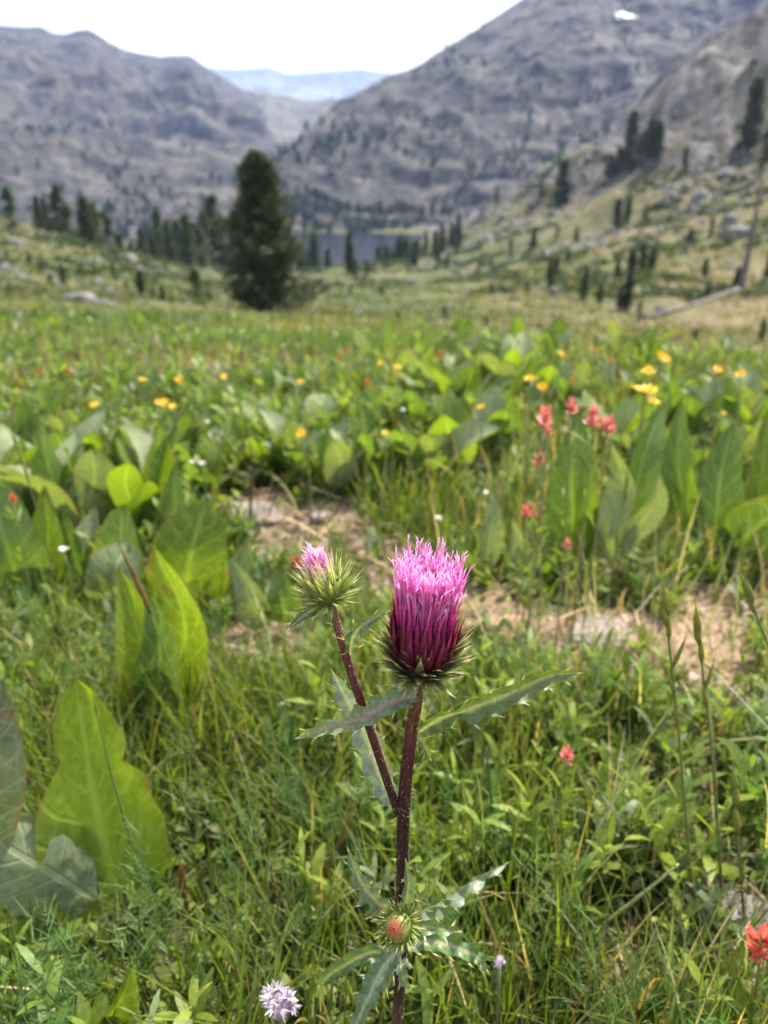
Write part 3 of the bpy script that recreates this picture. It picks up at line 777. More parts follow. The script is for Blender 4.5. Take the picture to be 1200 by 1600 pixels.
# bare snag and fallen log
def dead_trunk(name, a, b, r0, r1, label, cat, seed, stubs=12):
    r = np.random.default_rng(seed); a = np.array(a); b = np.array(b); mb = MB()
    mid = (a + b) / 2 + r.normal(0, 0.08, 3)
    tube(mb, [a, mid, b], [r0, (r0 + r1) / 2, r1], 14, 9, (0.125, 0.11, 0.095))
    ax = unit(b - a)
    e = add(name, mb.mesh(name, M_deadwood), label=label, cat=cat)
    for q in range(stubs):
        f = r.uniform(0.15, 0.95); o = a + (b - a) * f; d = unit(np.cross(ax, r.normal(0, 1, 3)) + 0.3 * ax)
        l = r.uniform(0.3, 1.1) * (1.2 - f)
        sb = MB(); tube(sb, [o, o + d * l * 0.6, o + d * l + np.array((0, 0, -0.1 * l))], [r0 * 0.22, r0 * 0.15, r0 * 0.05], 5, 5, (0.12, 0.105, 0.09))
        add('branch_stub', sb.mesh('branch_stub', M_deadwood), e)
b0 = G(1158, 452); sn = depth(b0) / FPX
dead_trunk('dead_tree', b0 - np.array((0, 0, 0.3)), b0 + np.array((0.3, 0, 150 * sn / 0.93)), 0.36, 0.12, 'bare grey standing snag above the fallen log at right', 'tree', 5, 16)
l0 = G(1152, 458); l1 = G(1003, 499)
dead_trunk('fallen_log', l0 + np.array((0, 0, 0.25)), l1 + np.array((0, 0, 0.15)), 0.30, 0.13, 'bleached fallen log lying down the tan slope at right', 'log', 6, 9)

# ------------------------------------------------------------------ rocks
def rock_mesh(name, seed, mat, sx, sy, sz, flat=0.5, sub=18):
    """a faceted stone: a sphere cut by a few planes and roughened"""
    r = np.random.default_rng(seed)
    th = np.linspace(0, math.pi, sub); ph = np.linspace(0, 2 * math.pi, sub * 2, endpoint=False)
    T, Ph = np.meshgrid(th, ph, indexing='ij')
    D = np.stack([np.sin(T) * np.cos(Ph), np.sin(T) * np.sin(Ph), np.cos(T)], -1).reshape(-1, 3)
    rad = np.full(len(D), 1.0)
    for q in range(14):
        n = unit(r.normal(0, 1, 3)); k = r.uniform(0.62, 0.92)
        c = D @ n
        rad = np.where(c > 0.05, np.minimum(rad, k / np.maximum(c, 0.05)), rad)
    rad = np.minimum(rad, flat / np.maximum(D[:, 2], 0.05))
    rad = rad * (1 + 0.05 * (fbm(D[:, 0] * 4 + D[:, 2] * 3 + 9, D[:, 1] * 4 + 3 * D[:, 2], 4, seed) - 0.5))
    V = D * rad[:, None] * np.array((sx, sy, sz))
    nph = sub * 2
    i = np.arange(sub - 1)[:, None] * nph; j = np.arange(nph)[None]; k = (j + 1) % nph
    F = np.stack([i + j, i + nph + j, i + nph + k, i + k], -1).reshape(-1, 4)
    return mesh_of(name, V, F, mat, False)

def rock(x, y, wpx, hpx, label, seed, mat=M_rock, name='rock', flat=0.7, deep=0.8, sink=0.12):
    p = G(x, y + hpx * 0.4); s = depth(p) / FPX
    w = wpx * s / 2; h = hpx * s * 1.1
    return add(name, rock_mesh('rock', seed, mat, w, w * deep, h, flat), loc=p - np.array((0, 0, h * sink)), rot=(0.06, -0.05, 0.5 * math.sin(seed * 1.7)), label=label, cat='rock')
rock(925, 985, 150, 50, 'broad pinkish flat stone half sunk in the soil right of the thistle', 1, flat=0.7)
rock(818, 992, 40, 34, 'small rounded stone between the thistle and the broad flat stone', 2)
rock(1165, 1425, 130, 80, 'grey stone behind the grass stalks at lower right', 3, flat=0.75)
rock(395, 800, 105, 30, 'low tan stone behind the bud at the bare soil edge', 4)
rock(500, 806, 46, 20, 'small grey stone on the bare soil above the thistle bud', 5)
rock(1045, 1068, 60, 34, 'pale chipped stone on the soil near the tall grass stalks', 6, M_boulder)
rock(690, 962, 50, 26, 'brownish stone just behind the thistle flower', 7)
rock(610, 1045, 44, 26, 'little stone beside the thistle stem in the dirt', 8)
rock(22, 650, 56, 34, 'white rock among the leaves at the left edge', 9, M_boulder)
rock(312, 576, 44, 15, 'flat white rock out in the tan grass', 10, M_boulder)
rock(440, 590, 30, 10, 'thin pale stone right of the flat white rock', 11, M_boulder)
rock(126, 463, 56, 20, 'long white boulder slab at the foot of the left slope', 12, M_boulder)
rock(165, 474, 56, 22, 'grey boulder right of the long white slab', 13, M_boulder)
rock(84, 482, 24, 18, 'grey boulder left below the long white slab', 14, M_boulder)
rock(22, 376, 50, 12, 'pale outcrop on the left hill crest', 15, M_boulder)
rock(140, 408, 16, 12, 'small white boulder midway up the left slope', 16, M_boulder)
rock(200, 402, 40, 16, 'pale boulder below the left row of conifers', 17, M_boulder)
rock(34, 432, 22, 14, 'white boulder low on the left slope', 18, M_boulder)
rock(1138, 342, 36, 24, 'rounded grey boulder on the right slope', 19, M_boulder)
rock(1150, 360, 62, 20, 'long pale boulder below the rounded grey one on the right slope', 20, M_boulder)
rock(867, 455, 22, 18, 'grey boulder at the foot of the young conifers', 21, M_boulder)
rock(1032, 482, 20, 12, 'grey boulder at the lower end of the fallen log', 22, M_boulder)
rock(645, 438, 24, 12, 'pale boulder in the grass below the lake', 23, M_boulder)

# loose talus on the slopes: past counting
def talus():
    r = np.random.default_rng(8); ms = []
    a = np.concatenate([r.uniform(0.02, 0.62, 5200), r.uniform(-0.5, -0.02, 1300)])
    d = np.concatenate([np.exp(r.uniform(math.log(90), math.log(330), 5200)), np.exp(r.uniform(math.log(45), math.log(170), 1300))])
    x, y = d * np.sin(a), d * np.cos(a)
    dens = fbm(x / 16, y / 16, 4, 301)
    rk = rockiness(x, y)
    left = a < 0
    keep = r.uniform(0, 1, len(x)) < np.where(left, np.clip((dens - 0.62) * 2, 0.006, 0.12), np.clip(rk * 0.5 + (dens - 0.52) * 5 * (d > 110), 0.012, 0.9))
    x, y, d = x[keep], y[keep], d[keep]
    z = H(x, y); n = len(x)
    s = r.uniform(0.2, 0.8, n) * (0.5 + d / 180) * np.where(r.uniform(0, 1, n) > 0.9, 2.0, 1.0)
    D = np.array([(1, 0, 0), (0.5, 0.87, 0), (-0.5, 0.87, 0), (-1, 0, 0), (-0.5, -0.87, 0), (0.5, -0.87, 0), (0.5, 0.1, 0.62), (-0.3, 0.45, 0.7), (-0.25, -0.5, 0.6)])
    V = D[None] * s[:, None, None] * r.uniform(0.7, 1.3, (n, 9, 3)) + np.stack([x, y, z - 0.1 * s], -1)[:, None]
    f = np.array([[0, 1, 6], [1, 7, 6], [1, 2, 7], [2, 3, 7], [3, 8, 7], [3, 4, 8], [4, 5, 8], [5, 6, 8], [5, 0, 6], [6, 7, 8]])
    F = (np.arange(n)[:, None, None] * 9 + f[None]).reshape(-1, 3)
    add('talus', mesh_of('talus', V.reshape(-1, 3), F, M_boulder, False), kind='stuff', label='loose pale boulders and talus strewn over the slopes', cat='talus')
talus()

def scrub():                           # low bushes scattered over the slopes: past counting
    r = np.random.default_rng(12)
    n0 = 3600
    a = r.uniform(-0.55, 0.62, n0); d = np.exp(r.uniform(math.log(75), math.log(330), n0))
    x, y = d * np.sin(a), d * np.cos(a)
    k = fbm(x / 20, y / 20, 4, 401) > 0.50
    x, y, d = x[k], y[k], d[k]
    n = len(x); s = r.uniform(0.25, 0.7, n) * (0.5 + d / 130)
    per = 22
    bx = np.repeat(x, per) + r.normal(0, 1, n * per) * np.repeat(s, per) * 0.6; by = np.repeat(y, per) + r.normal(0, 1, n * per) * np.repeat(s, per) * 0.6
    bz = H(bx, by)
    ss = np.repeat(s, per)
    tone = np.repeat(r.uniform(0, 1, n), per)[:, None]
    c = (np.array((0.045, 0.07, 0.028)) * (1 - tone) + np.array((0.10, 0.12, 0.045)) * tone) * r.uniform(0.7, 1.3, (n * per, 1))
    V, F, C, U = strips(np.stack([bx, by, bz - 0.05], -1), r.uniform(0, 6.28, n * per), ss * r.uniform(0.6, 1.4, n * per), r.uniform(0, 0.9, n * per), r.uniform(-0.2, 0.7, n * per), ss * 0.5, 2, 'leaf', None, c)
    add('scrub', mesh_of('scrub', V, F, M_needle, False, C, U), kind='stuff', label='low green scrub dotted over the valley slopes', cat='scrub')
scrub()

# ------------------------------------------------------------------ ground cover
def scatter(n, r0, r1, amax=0.66, seed=0, power=2.0):
    r = np.random.default_rng(seed)
    d = np.sqrt(r.uniform(r0 ** 2, r1 ** 2, n)) if power == 2.0 else np.exp(r.uniform(math.log(r0), math.log(r1), n))
    a = r.uniform(-amax, amax, n)
    x, y = d * np.sin(a), d * np.cos(a)
    return x, y, d, a, r

def pick(r, cols, n):
    c = np.array(cols); i = r.integers(0, len(c), n)
    return c[i] * r.uniform(0.75, 1.25, (n, 1))

GREENS = [(0.0912, 0.1479, 0.0209), (0.1197, 0.1785, 0.0266), (0.1425, 0.1938, 0.0342), (0.171, 0.1938, 0.057), (0.0752, 0.1173, 0.0209)]
LIMES = [(0.1539, 0.2091, 0.0266), (0.1881, 0.2346, 0.0323), (0.1254, 0.1887, 0.0266)]
GREYG = [(0.135, 0.175, 0.085), (0.115, 0.16, 0.075), (0.155, 0.185, 0.10)]
STRAW = [(0.42, 0.32, 0.17), (0.36, 0.26, 0.13), (0.48, 0.39, 0.24), (0.28, 0.17, 0.08)]

def zone_left(x, y): return np.clip(0.5 - x / (0.25 + 0.25 * y), 0, 1)

def grass_cover():
    mb = []
    def put(*a): mb.append(a)
    # near clumps of blades
    for (n, r0, r1, l0, l1, w0, w1, seed, K) in [(7500, 0.36, 0.85, 0.05, 0.16, 0.0016, 0.0036, 1, 6), (11500, 0.8, 1.6, 0.05, 0.16, 0.0022, 0.0046, 2, 5), (15000, 1.5, 3.4, 0.06, 0.17, 0.003, 0.007, 3, 4)]:
        x, y, d, a, r = scatter(int(n * 1.4), r0 * 0.86, r1, 0.98, seed); n = len(x)
        # gather towards tuft centres
        cx = x + 0.5 * (vnoise(x * 16, y * 16, 5) - 0.5) * 0.06; cy = y + 0.5 * (vnoise(x * 16 + 40, y * 16, 6) - 0.5) * 0.06
        x, y = cx, cy
        patch = fbm(x * 5.5, y * 5.5, 3, 61)
        keep = (r.uniform(0, 1, n) < (1 - 0.95 * bare(x, y)) * (1 - 0.25 * sparse(x, y))) & (patch + r.uniform(-0.1, 0.1, n) > 0.38 - 0.1 * zone_left(x, y))
        x, y, d, patch = x[keep], y[keep], d[keep], patch[keep]; n = len(x)
        L = r.uniform(l0, l1, n) * (0.7 + 0.6 * patch) * np.where(bare(x, y) > 0.3, 0.6, 1) * (1 - 0.45 * sparse(x, y)) * np.where((d < 0.62) & (x < -0.12), 0.55, 1) * np.where((d > 1.1) & (x < -0.15), 0.6, 1)
        g = pick(r, GREENS + LIMES[:1], n)
        gg = pick(r, GREYG, n)
        q = (r.uniform(0, 1, n) < np.clip(0.18 + (x > 0.15) * 0.3, 0, 1))[:, None]
        c = np.where(q, gg, g)
        dry = (r.uniform(0, 1, n) < 0.045 + 0.10 * (x > 0.12))[:, None]
        c = np.where(dry, pick(r, STRAW, n), c)
        tip = c * np.array((1.15, 1.05, 0.9))
        put(*strips(np.stack([x, y, H(x, y) - 0.006], -1), r.uniform(0, 6.28, n), L, np.abs(r.normal(0, 0.22, n)), np.abs(r.normal(0.35, 0.5, n)), r.uniform(w0, w1, n), K, 'grass', None, c, tip))
    for (n, r0, r1, seed) in [(300, 0.5, 1.1, 14), (320, 1.0, 2.0, 15)]:
        x, y, d, a, r = scatter(n, r0, r1, 0.66, seed)
        keep = r.uniform(0, 1, n) < np.clip(0.25 + x * 2.2, 0.05, 1); x, y, d = x[keep], y[keep], d[keep]; n = len(x)
        c = pick(r, [(0.36, 0.34, 0.20), (0.26, 0.28, 0.15), (0.42, 0.36, 0.22), (0.20, 0.24, 0.11), (0.30, 0.20, 0.10)], n)
        put(*strips(np.stack([x, y, H(x, y) - 0.006], -1), r.uniform(0, 6.28, n), r.uniform(0.10, 0.24, n), np.abs(r.normal(0.25, 0.3, n)), np.abs(r.normal(0.3, 0.4, n)), r.uniform(0.0016, 0.0036, n) * np.maximum(1, d), 6, 'grass', None, c))
    # mid and far meadow
    for (n, r0, r1, l0, l1, w0, w1, seed) in [(30000, 3.0, 8.0, 0.04, 0.11, 0.008, 0.018, 4), (34000, 7.5, 26.0, 0.06, 0.20, 0.02, 0.05, 5)]:
        x, y, d, a, r = scatter(int(n * 1.35), r0, r1, 0.85, seed, 1.0); n = len(x)
        patch = fbm(x * 1.2, y * 1.2, 4, 63); tanp = fbm(x * 0.5, y * 0.9, 3, 64)
        keep = (r.uniform(0, 1, n) < (1 - 0.8 * bare(x, y))) & (patch > 0.33)
        x, y, patch, tanp, a = x[keep], y[keep], patch[keep], tanp[keep], a[keep]; n = len(x)
        isdry = (r.uniform(0, 1, n) < np.clip((tanp - 0.45) * 6 + 0.22 + 0.75 * np.exp(-((np.hypot(x, y) - 3.5) / 0.8) ** 2) * (a < 0.05), 0.12, 0.9))[:, None]
        c = np.where(isdry, pick(r, [(0.25, 0.225, 0.115), (0.28, 0.225, 0.13), (0.20, 0.19, 0.09)], n), pick(r, GREENS + GREYG, n))
        put(*strips(np.stack([x, y, H(x, y) - 0.01], -1), r.uniform(0, 6.28, n), r.uniform(l0, l1, n), np.abs(r.normal(0, 0.25, n)), np.abs(r.normal(0.3, 0.4, n)), r.uniform(w0, w1, n), 3, 'grass', None, c))
    # tussocks over the nearer slopes
    x, y, d, a, r = scatter(34000, 26, 130, 0.80, 7, 1.0)
    keep = (fbm(x / 5, y / 5, 4, 66) > 0.44) & (rockiness(x, y) < 0.5); x, y, d, a = x[keep], y[keep], d[keep], a[keep]; n = len(x)
    c = np.where((r.uniform(0, 1, n) < np.clip(0.35 + a, 0.15, 0.8))[:, None], pick(r, [(0.20, 0.165, 0.08), (0.16, 0.14, 0.06)], n), pick(r, [(0.075, 0.10, 0.03), (0.10, 0.115, 0.04), (0.055, 0.075, 0.025)], n))
    s_ = d / 90
    put(*strips(np.stack([x, y, H(x, y) - 0.03], -1), r.uniform(0, 6.28, n), r.uniform(0.2, 0.55, n) * s_, np.abs(r.normal(0.2, 0.3, n)), np.abs(r.normal(0.4, 0.4, n)), r.uniform(0.15, 0.45, n) * s_, 2, 'leaf', None, c))
    n = 0; Vs, Fs, Cs, Us = [], [], [], []
    for V, F, C, U in mb:
        Vs.append(V); Fs.append(F + n); Cs.append(C); Us.append(U); n += len(V)
    add('meadow_grass', mesh_of('meadow_grass', np.concatenate(Vs), np.concatenate(Fs), M_grass, True, np.concatenate(Cs), np.concatenate(Us)), kind='stuff', label='green meadow grass growing all over the foreground', cat='grass')
grass_cover()

def herb_cover():
    """leafy stems: bright lance leaves, mostly right of and below the thistle"""
    parts = []
    for (ns, r0, r1, hgt, nl, ll, lw, seed, bias) in [(760, 0.40, 0.95, (0.05, 0.14), 14, (0.024, 0.050), 0.24, 21, 'right'), (1500, 0.9, 2.0, (0.05, 0.13), 11, (0.022, 0.048), 0.3, 22, 'all'), (1700, 1.8, 4.2, (0.06, 0.15), 8, (0.03, 0.07), 0.32, 23, 'all')]:
        x, y, d, a, r = scatter(int(ns * 1.4), r0 * 0.88, r1, 0.95, seed); ns = len(x)
        pn = fbm(x * 6, y * 6, 3, 71)
        keep = r.uniform(0, 1, ns) < (1 - 0.97 * bare(x, y)) * np.where(pn > 0.48, 1, 0.12) * (1 - 0.55 * sparse(x, y))
        if bias == 'right': keep &= (r.uniform(0, 1, ns) < np.clip(0.55 + x * 4, 0.15, 1))
        x, y = x[keep], y[keep]; ns = len(x)
        hh = r.uniform(*hgt, ns) * (1 - 0.45 * (bare(x, y) > 0.25)) * (1 - 0.5 * sparse(x, y)); la = r.uniform(0, 6.28, ns); lean = np.abs(r.normal(0, 0.25, ns))
        f = (np.arange(nl)[None] + r.uniform(0, 0.8, (ns, nl))) / nl
        px = x[:, None] + np.cos(la)[:, None] * np.sin(lean)[:, None] * hh[:, None] * f
        py = y[:, None] + np.sin(la)[:, None] * np.sin(lean)[:, None] * hh[:, None] * f
        pz = H(x, y)[:, None] + hh[:, None] * f * np.cos(lean)[:, None]
        N = ns * nl
        az = (np.arange(nl)[None] * 2.4 + r.uniform(0, 6.28, (ns, 1)) + r.normal(0, 0.3, (ns, nl))).ravel()
        L = (r.uniform(*ll, (ns, nl)) * (1.15 - 0.5 * f)).ravel()
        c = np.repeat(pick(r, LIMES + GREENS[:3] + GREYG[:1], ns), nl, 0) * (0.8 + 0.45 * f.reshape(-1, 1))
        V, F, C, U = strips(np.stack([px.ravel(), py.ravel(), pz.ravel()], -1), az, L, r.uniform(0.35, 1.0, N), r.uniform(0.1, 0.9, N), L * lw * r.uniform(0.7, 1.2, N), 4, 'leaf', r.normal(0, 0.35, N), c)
        parts.append((V, F, C, U))
        V, F, C, U = strips(np.stack([x, y, H(x, y) - 0.005], -1), la, hh, lean, np.zeros(ns), 0.0016 * np.maximum(1, (r0 + r1) / 1.6), 3, 'const', None, np.tile((0.12, 0.16, 0.05), (ns, 1)))
        parts.append((V, F, C, U))
    # a low carpet of small rounded leaves that closes the gaps
    for (n, r0, r1, ll, seed) in [(15000, 0.36, 1.1, (0.009, 0.022), 25), (15000, 1.0, 2.4, (0.012, 0.028), 26)]:
        x, y, d, a, r = scatter(int(n * 1.4), r0 * 0.88, r1, 0.95, seed); n = len(x)
        keep = r.uniform(0, 1, n) < (1 - 0.96 * bare(x, y)) * (1 - 0.3 * sparse(x, y)) * np.clip(fbm(x * 8, y * 8, 3, 79) * 2.4 - 0.35, 0.15, 1)
        x, y = x[keep], y[keep]; n = len(x); L = r.uniform(*ll, n)
        parts.append(strips(np.stack([x, y, H(x, y) + r.uniform(0.002, 0.035, n)], -1), r.uniform(0, 6.28, n), L, r.uniform(0.5, 1.4, n), r.uniform(-0.3, 0.7, n), L * r.uniform(0.3, 0.6, n), 3, 'leaf', r.normal(0, 0.4, n), pick(r, LIMES + GREENS[:4], n)))
    # feathery herbs: many needle-thin leaflets
    for (ns, r0, r1, hgt, nl, ll, w, seed) in [(700, 0.42, 1.0, (0.06, 0.15), 46, (0.010, 0.026), 0.0013, 31), (1300, 0.95, 2.1, (0.04, 0.11), 28, (0.012, 0.028), 0.0022, 32), (1500, 2.0, 4.0, (0.05, 0.12), 16, (0.02, 0.05), 0.005, 33)]:
        x, y, d, a, r = scatter(int(ns * 1.4), r0 * 0.88, r1, 0.95, seed); ns = len(x)
        pn = fbm(x * 5, y * 5, 3, 77)
        keep = r.uniform(0, 1, ns) < (1 - 0.9 * bare(x, y)) * np.where(pn > 0.5, 1, 0.2) * np.clip(0.75 - x * 0.8, 0.35, 1)
        x, y = x[keep], y[keep]; ns = len(x)
        hh = r.uniform(*hgt, ns) * (1 - 0.35 * sparse(x, y)); la = r.uniform(0, 6.28, ns); lean = np.abs(r.normal(0, 0.3, ns))
        f = r.uniform(0.1, 1, (ns, nl))
        px = x[:, None] + np.cos(la)[:, None] * np.sin(lean)[:, None] * hh[:, None] * f + r.normal(0, 0.004, f.shape)
        py = y[:, None] + np.sin(la)[:, None] * np.sin(lean)[:, None] * hh[:, None] * f + r.normal(0, 0.004, f.shape)
        pz = H(x, y)[:, None] + hh[:, None] * f
        N = ns * nl; L = r.uniform(*ll, N)
        c = np.repeat(pick(r, [(0.080, 0.165, 0.045), (0.105, 0.185, 0.06), (0.065, 0.140, 0.03), (0.14, 0.20, 0.08)], ns), nl, 0)
        parts.append(strips(np.stack([px.ravel(), py.ravel(), pz.ravel()], -1), r.uniform(0, 6.28, N), L, r.uniform(0.3, 1.2, N), r.uniform(-0.6, 0.4, N), w, 2, 'grass', None, c))
    n = 0; Vs, Fs, Cs, Us = [], [], [], []
    for V, F, C, U in parts:
        Vs.append(V); Fs.append(F + n); Cs.append(C); Us.append(U); n += len(V)
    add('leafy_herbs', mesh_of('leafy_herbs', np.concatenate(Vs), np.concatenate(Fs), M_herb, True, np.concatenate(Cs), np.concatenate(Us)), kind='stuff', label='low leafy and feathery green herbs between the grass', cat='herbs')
herb_cover()

def straw_cover():
    parts = []
    for (n, r0, r1, w, seed, ll) in [(2200, 0.4, 1.0, 0.0016, 41, (0.03, 0.13)), (2600, 0.9, 2.6, 0.0026, 42, (0.03, 0.12))]:
        x, y, d, a, r = scatter(int(n * 1.4), r0 * 0.88, r1, 0.95, seed); n = len(x)
        keep = r.uniform(0, 1, n) < 0.25 + 0.75 * bare(x, y)
        x, y = x[keep], y[keep]; n = len(x)
        parts.append(strips(np.stack([x, y, H(x, y) + r.uniform(0.001, 0.02, n)], -1), r.uniform(0, 6.28, n), r.uniform(*ll, n), r.uniform(1.15, 1.6, n), r.normal(0, 0.25, n), w * r.uniform(0.6, 1.5, n), 3, 'grass', None, pick(r, STRAW, n)))
    x, y, d, a, r = scatter(700, 0.5, 2.4, 0.68, 43)      # curled dead leaves
    keep = r.uniform(0, 1, 700) < 0.15 + 0.85 * bare(x, y); x, y = x[keep], y[keep]; n = len(x)
    parts.append(strips(np.stack([x, y, H(x, y) + 0.004], -1), r.uniform(0, 6.28, n), r.uniform(0.015, 0.05, n), r.uniform(0.9, 1.6, n), r.normal(0.3, 0.5, n), r.uniform(0.006, 0.016, n), 4, 'leaf', None, pick(r, [(0.30, 0.21, 0.13), (0.40, 0.33, 0.24), (0.22, 0.14, 0.09)], n)))
    n = 0; Vs, Fs, Cs, Us = [], [], [], []
    for V, F, C, U in parts:
        Vs.append(V); Fs.append(F + n); Cs.append(C); Us.append(U); n += len(V)
    add('dry_litter', mesh_of('dry_litter', np.concatenate(Vs), np.concatenate(Fs), M_straw, True, np.concatenate(Cs), np.concatenate(Us)), kind='stuff', label='dry straw and dead leaves lying on the bare soil', cat='litter')
straw_cover()

def gravel():
    x, y, d, a, r = scatter(9000, 0.5, 2.6, 0.66, 51)
    keep = r.uniform(0, 1, len(x)) < 0.02 + bare(x, y) ** 1.5
    x, y = x[keep], y[keep]; n = len(x)
    s = 0.0028 + 0.0075 * r.uniform(0, 1, n) ** 4
    D = np.array([(1, 0, 0), (0.3, 0.95, 0), (-0.8, 0.6, 0), (-0.8, -0.6, 0), (0.3, -0.95, 0), (0.2, 0.1, 0.8), (-0.4, -0.1, 0.7)])
    V = D[None] * s[:, None, None] * r.uniform(0.65, 1.35, (n, 7, 3)) + np.stack([x, y, H(x, y) - 0.0005], -1)[:, None]
    f = np.array([[0, 1, 5], [1, 2, 5], [2, 6, 5], [2, 3, 6], [3, 4, 6], [4, 5, 6], [4, 0, 5]])
    F = (np.arange(n)[:, None, None] * 7 + f[None]).reshape(-1, 3)
    c = np.repeat(pick(r, [(0.40, 0.30, 0.22), (0.32, 0.22, 0.15), (0.46, 0.39, 0.32), (0.26, 0.19, 0.14)], n), 7, 0)
    add('gravel', mesh_of('gravel', V.reshape(-1, 3), F, col_mat('gravel', 0.9, 200, 0.3), False, c), kind='stuff', label='brown gravel and crumbs of soil on the bare patches', cat='gravel')
gravel()

# ------------------------------------------------------------------ mule's-ear plants: broad upright leaves
def mule_leaf_mesh(q, mat):
    r = np.random.default_rng(900 + q)
    bend = r.uniform(0.05, 0.55); w = r.uniform(0.28, 0.48)
    pts = [(0, 0, 0), (0, 0.05 * bend, 0.28), (0.03 * r.normal(), 0.22 * bend, 0.65), (0.05 * r.normal(), 0.62 * bend, 1.0 - 0.18 * bend)]
    V, F, U = ribbon(pts, w, (r.normal(0, 0.25), -1, 0.35), 14, 7, r.choice([0.35, 0.2, -0.15, 0.6]), r.uniform(0.03, 0.09), 0.24, q, (r.uniform(0.7, 0.95), r.uniform(0.55, 0.8)), 0.075)
    return mesh_of('mule_ear_leaf', V, F, mat, True, None, U)
MULE = [mule_leaf_mesh(q, [M_mule_a, M_mule_b, M_mule_c, M_mule_a, M_mule_b, M_mule_b, M_mule_c, M_mule_b, M_mule_a, M_mule_c][q]) for q in range(10)]

def mule_plant(x, y, hpx, nl, label, group=None, spread=0.5, seed=None, pos=None):
    p = G(x, y) if pos is None else pos
    L = hpx * depth(p) / FPX / (0.74 if x < 380 else 0.98) if hpx else rng.uniform(0.13, 0.2) * (1.25 if p[0] > 0 else 0.75)
    e = add('mule_ear_plant', None, loc=p - np.array((0, 0, 0.01)), label=label, cat='plant', group=group)
    e.empty_display_size = 0.05
    a0 = rng.uniform(0, 6.28)
    for k in range(nl):
        l = add('leaf', MULE[int(rng.integers(0, 10))], e)
        t = abs(rng.normal(0.12, spread * 0.55)); a = a0 + k * 2.4 + rng.normal(0, 0.3)
        # lean outwards about the plant, then turn
        l.rotation_euler = (-t, rng.normal(0, 0.12), a)
        s = L * rng.uniform(0.62, 1.1)
        l.scale = (s * rng.uniform(0.85, 1.15), s, s)
        l.location = (rng.normal(0, 0.012), rng.normal(0, 0.012), 0)
    return e

def hero_leaf(parent, pts, width, face, mat, cup=0.2, wave=0.03, pet=0.2, seed=0, shape=(0.75, 0.85), notch=None, n=26, m=11, label=None):
    V, F, U = ribbon(pts, width, face, n, m, cup, wave, pet, seed, shape, 0.06, notch)
    org = np.array(parent.location)
    return add('leaf', mesh_of('mule_ear_leaf', V - org, F, mat, True, None, U), parent, label=label)

def hero_plant(base, label):
    e = add('mule_ear_plant', None, loc=base, label=label, cat='plant'); e.empty_display_size = 0.05
    return e
toCam = lambda p: unit(np.array((0, 0, CAMZ)) - np.asarray(p))

# left foreground plant with the big notched backlit leaf
b = G(205, 1430); E = hero_plant(b, 'large-leaved plant at lower left with one big notched backlit leaf')
Y0 = b[1]
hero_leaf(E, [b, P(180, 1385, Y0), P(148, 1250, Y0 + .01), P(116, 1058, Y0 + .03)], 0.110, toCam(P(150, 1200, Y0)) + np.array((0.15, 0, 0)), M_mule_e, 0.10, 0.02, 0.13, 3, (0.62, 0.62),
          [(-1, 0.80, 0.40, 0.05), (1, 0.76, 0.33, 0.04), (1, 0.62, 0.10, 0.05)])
hero_leaf(E, [b, P(140, 1400, Y0 - .015), P(60, 1352, Y0 - .03), P(-60, 1280, Y0 - .03)], 0.078, (0.1, -0.75, 0.75), M_mule_d, -0.15, 0.03, 0.28, 4, (0.8, 0.6), label='grey-green leaf showing its pale veined underside')
hero_leaf(E, [b, P(190, 1420, Y0 + .02), P(215, 1400, Y0 + .03), P(260, 1345, Y0 + .03)], 0.05, (0.2, -0.8, 0.6), M_mule_a, 0.2, 0.03, 0.2, 5)
# plant at the left edge
b = G(-60, 1480); E = hero_plant(b, 'grey-green plant cut by the left edge with cupped and torn leaves'); Y0 = b[1]
hero_leaf(E, [b, P(-50, 1330, Y0), P(-25, 1180, Y0 + .01), P(5, 1060, Y0 + .03)], 0.065, (0.5, -1, 0.1), M_mule_d, 0.35, 0.05, 0.15, 6)
hero_leaf(E, [b, P(-30, 1490, Y0 - .01), P(60, 1490, Y0 - .02), P(170, 1525, Y0 - .03)], 0.095, (0.0, -0.35, 1), M_mule_a, -0.1, 0.05, 0.18, 7, (0.75, 0.7), [(-1, 0.7, 0.45, 0.05), (1, 0.55, 0.4, 0.04)], label='torn and wavy low leaf')
hero_leaf(E, [b, P(-70, 1560, Y0 - .04), P(30, 1590, Y0 - .06), P(120, 1575, Y0 - .06)], 0.05, (0.0, -0.3, 1), M_mule_b, 0.1, 0.05, 0.3, 8)
# young folded leaf at the bottom
b = G(170, 1640); E = hero_plant(b, 'pale yellow-green folded young leaf standing at the bottom left'); Y0 = b[1]
hero_leaf(E, [b, P(165, 1600, Y0), P(190, 1560, Y0), P(208, 1508, Y0 + .005)], 0.028, (0.5, -1, 0.2), M_mule_c, 0.9, 0.03, 0.1, 9)
# plant with the pointed bright leaves behind it
b = G(228, 1165); E = hero_plant(b, 'plant left of the thistle with pointed bright green folded leaves'); Y0 = b[1]
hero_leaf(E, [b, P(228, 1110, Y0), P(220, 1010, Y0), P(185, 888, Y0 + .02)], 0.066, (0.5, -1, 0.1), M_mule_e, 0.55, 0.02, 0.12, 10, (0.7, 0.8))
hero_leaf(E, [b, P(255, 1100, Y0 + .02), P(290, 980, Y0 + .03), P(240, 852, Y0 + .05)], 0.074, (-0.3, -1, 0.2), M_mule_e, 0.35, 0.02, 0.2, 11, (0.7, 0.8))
hero_leaf(E, [b, P(238, 1100, Y0 - .01), P(250, 1020, Y0 - .01), P(232, 925, Y0)], 0.055, (0.25, -1, 0.2), M_mule_a, 0.5, 0.02, 0.1, 12, (0.75, 0.8))
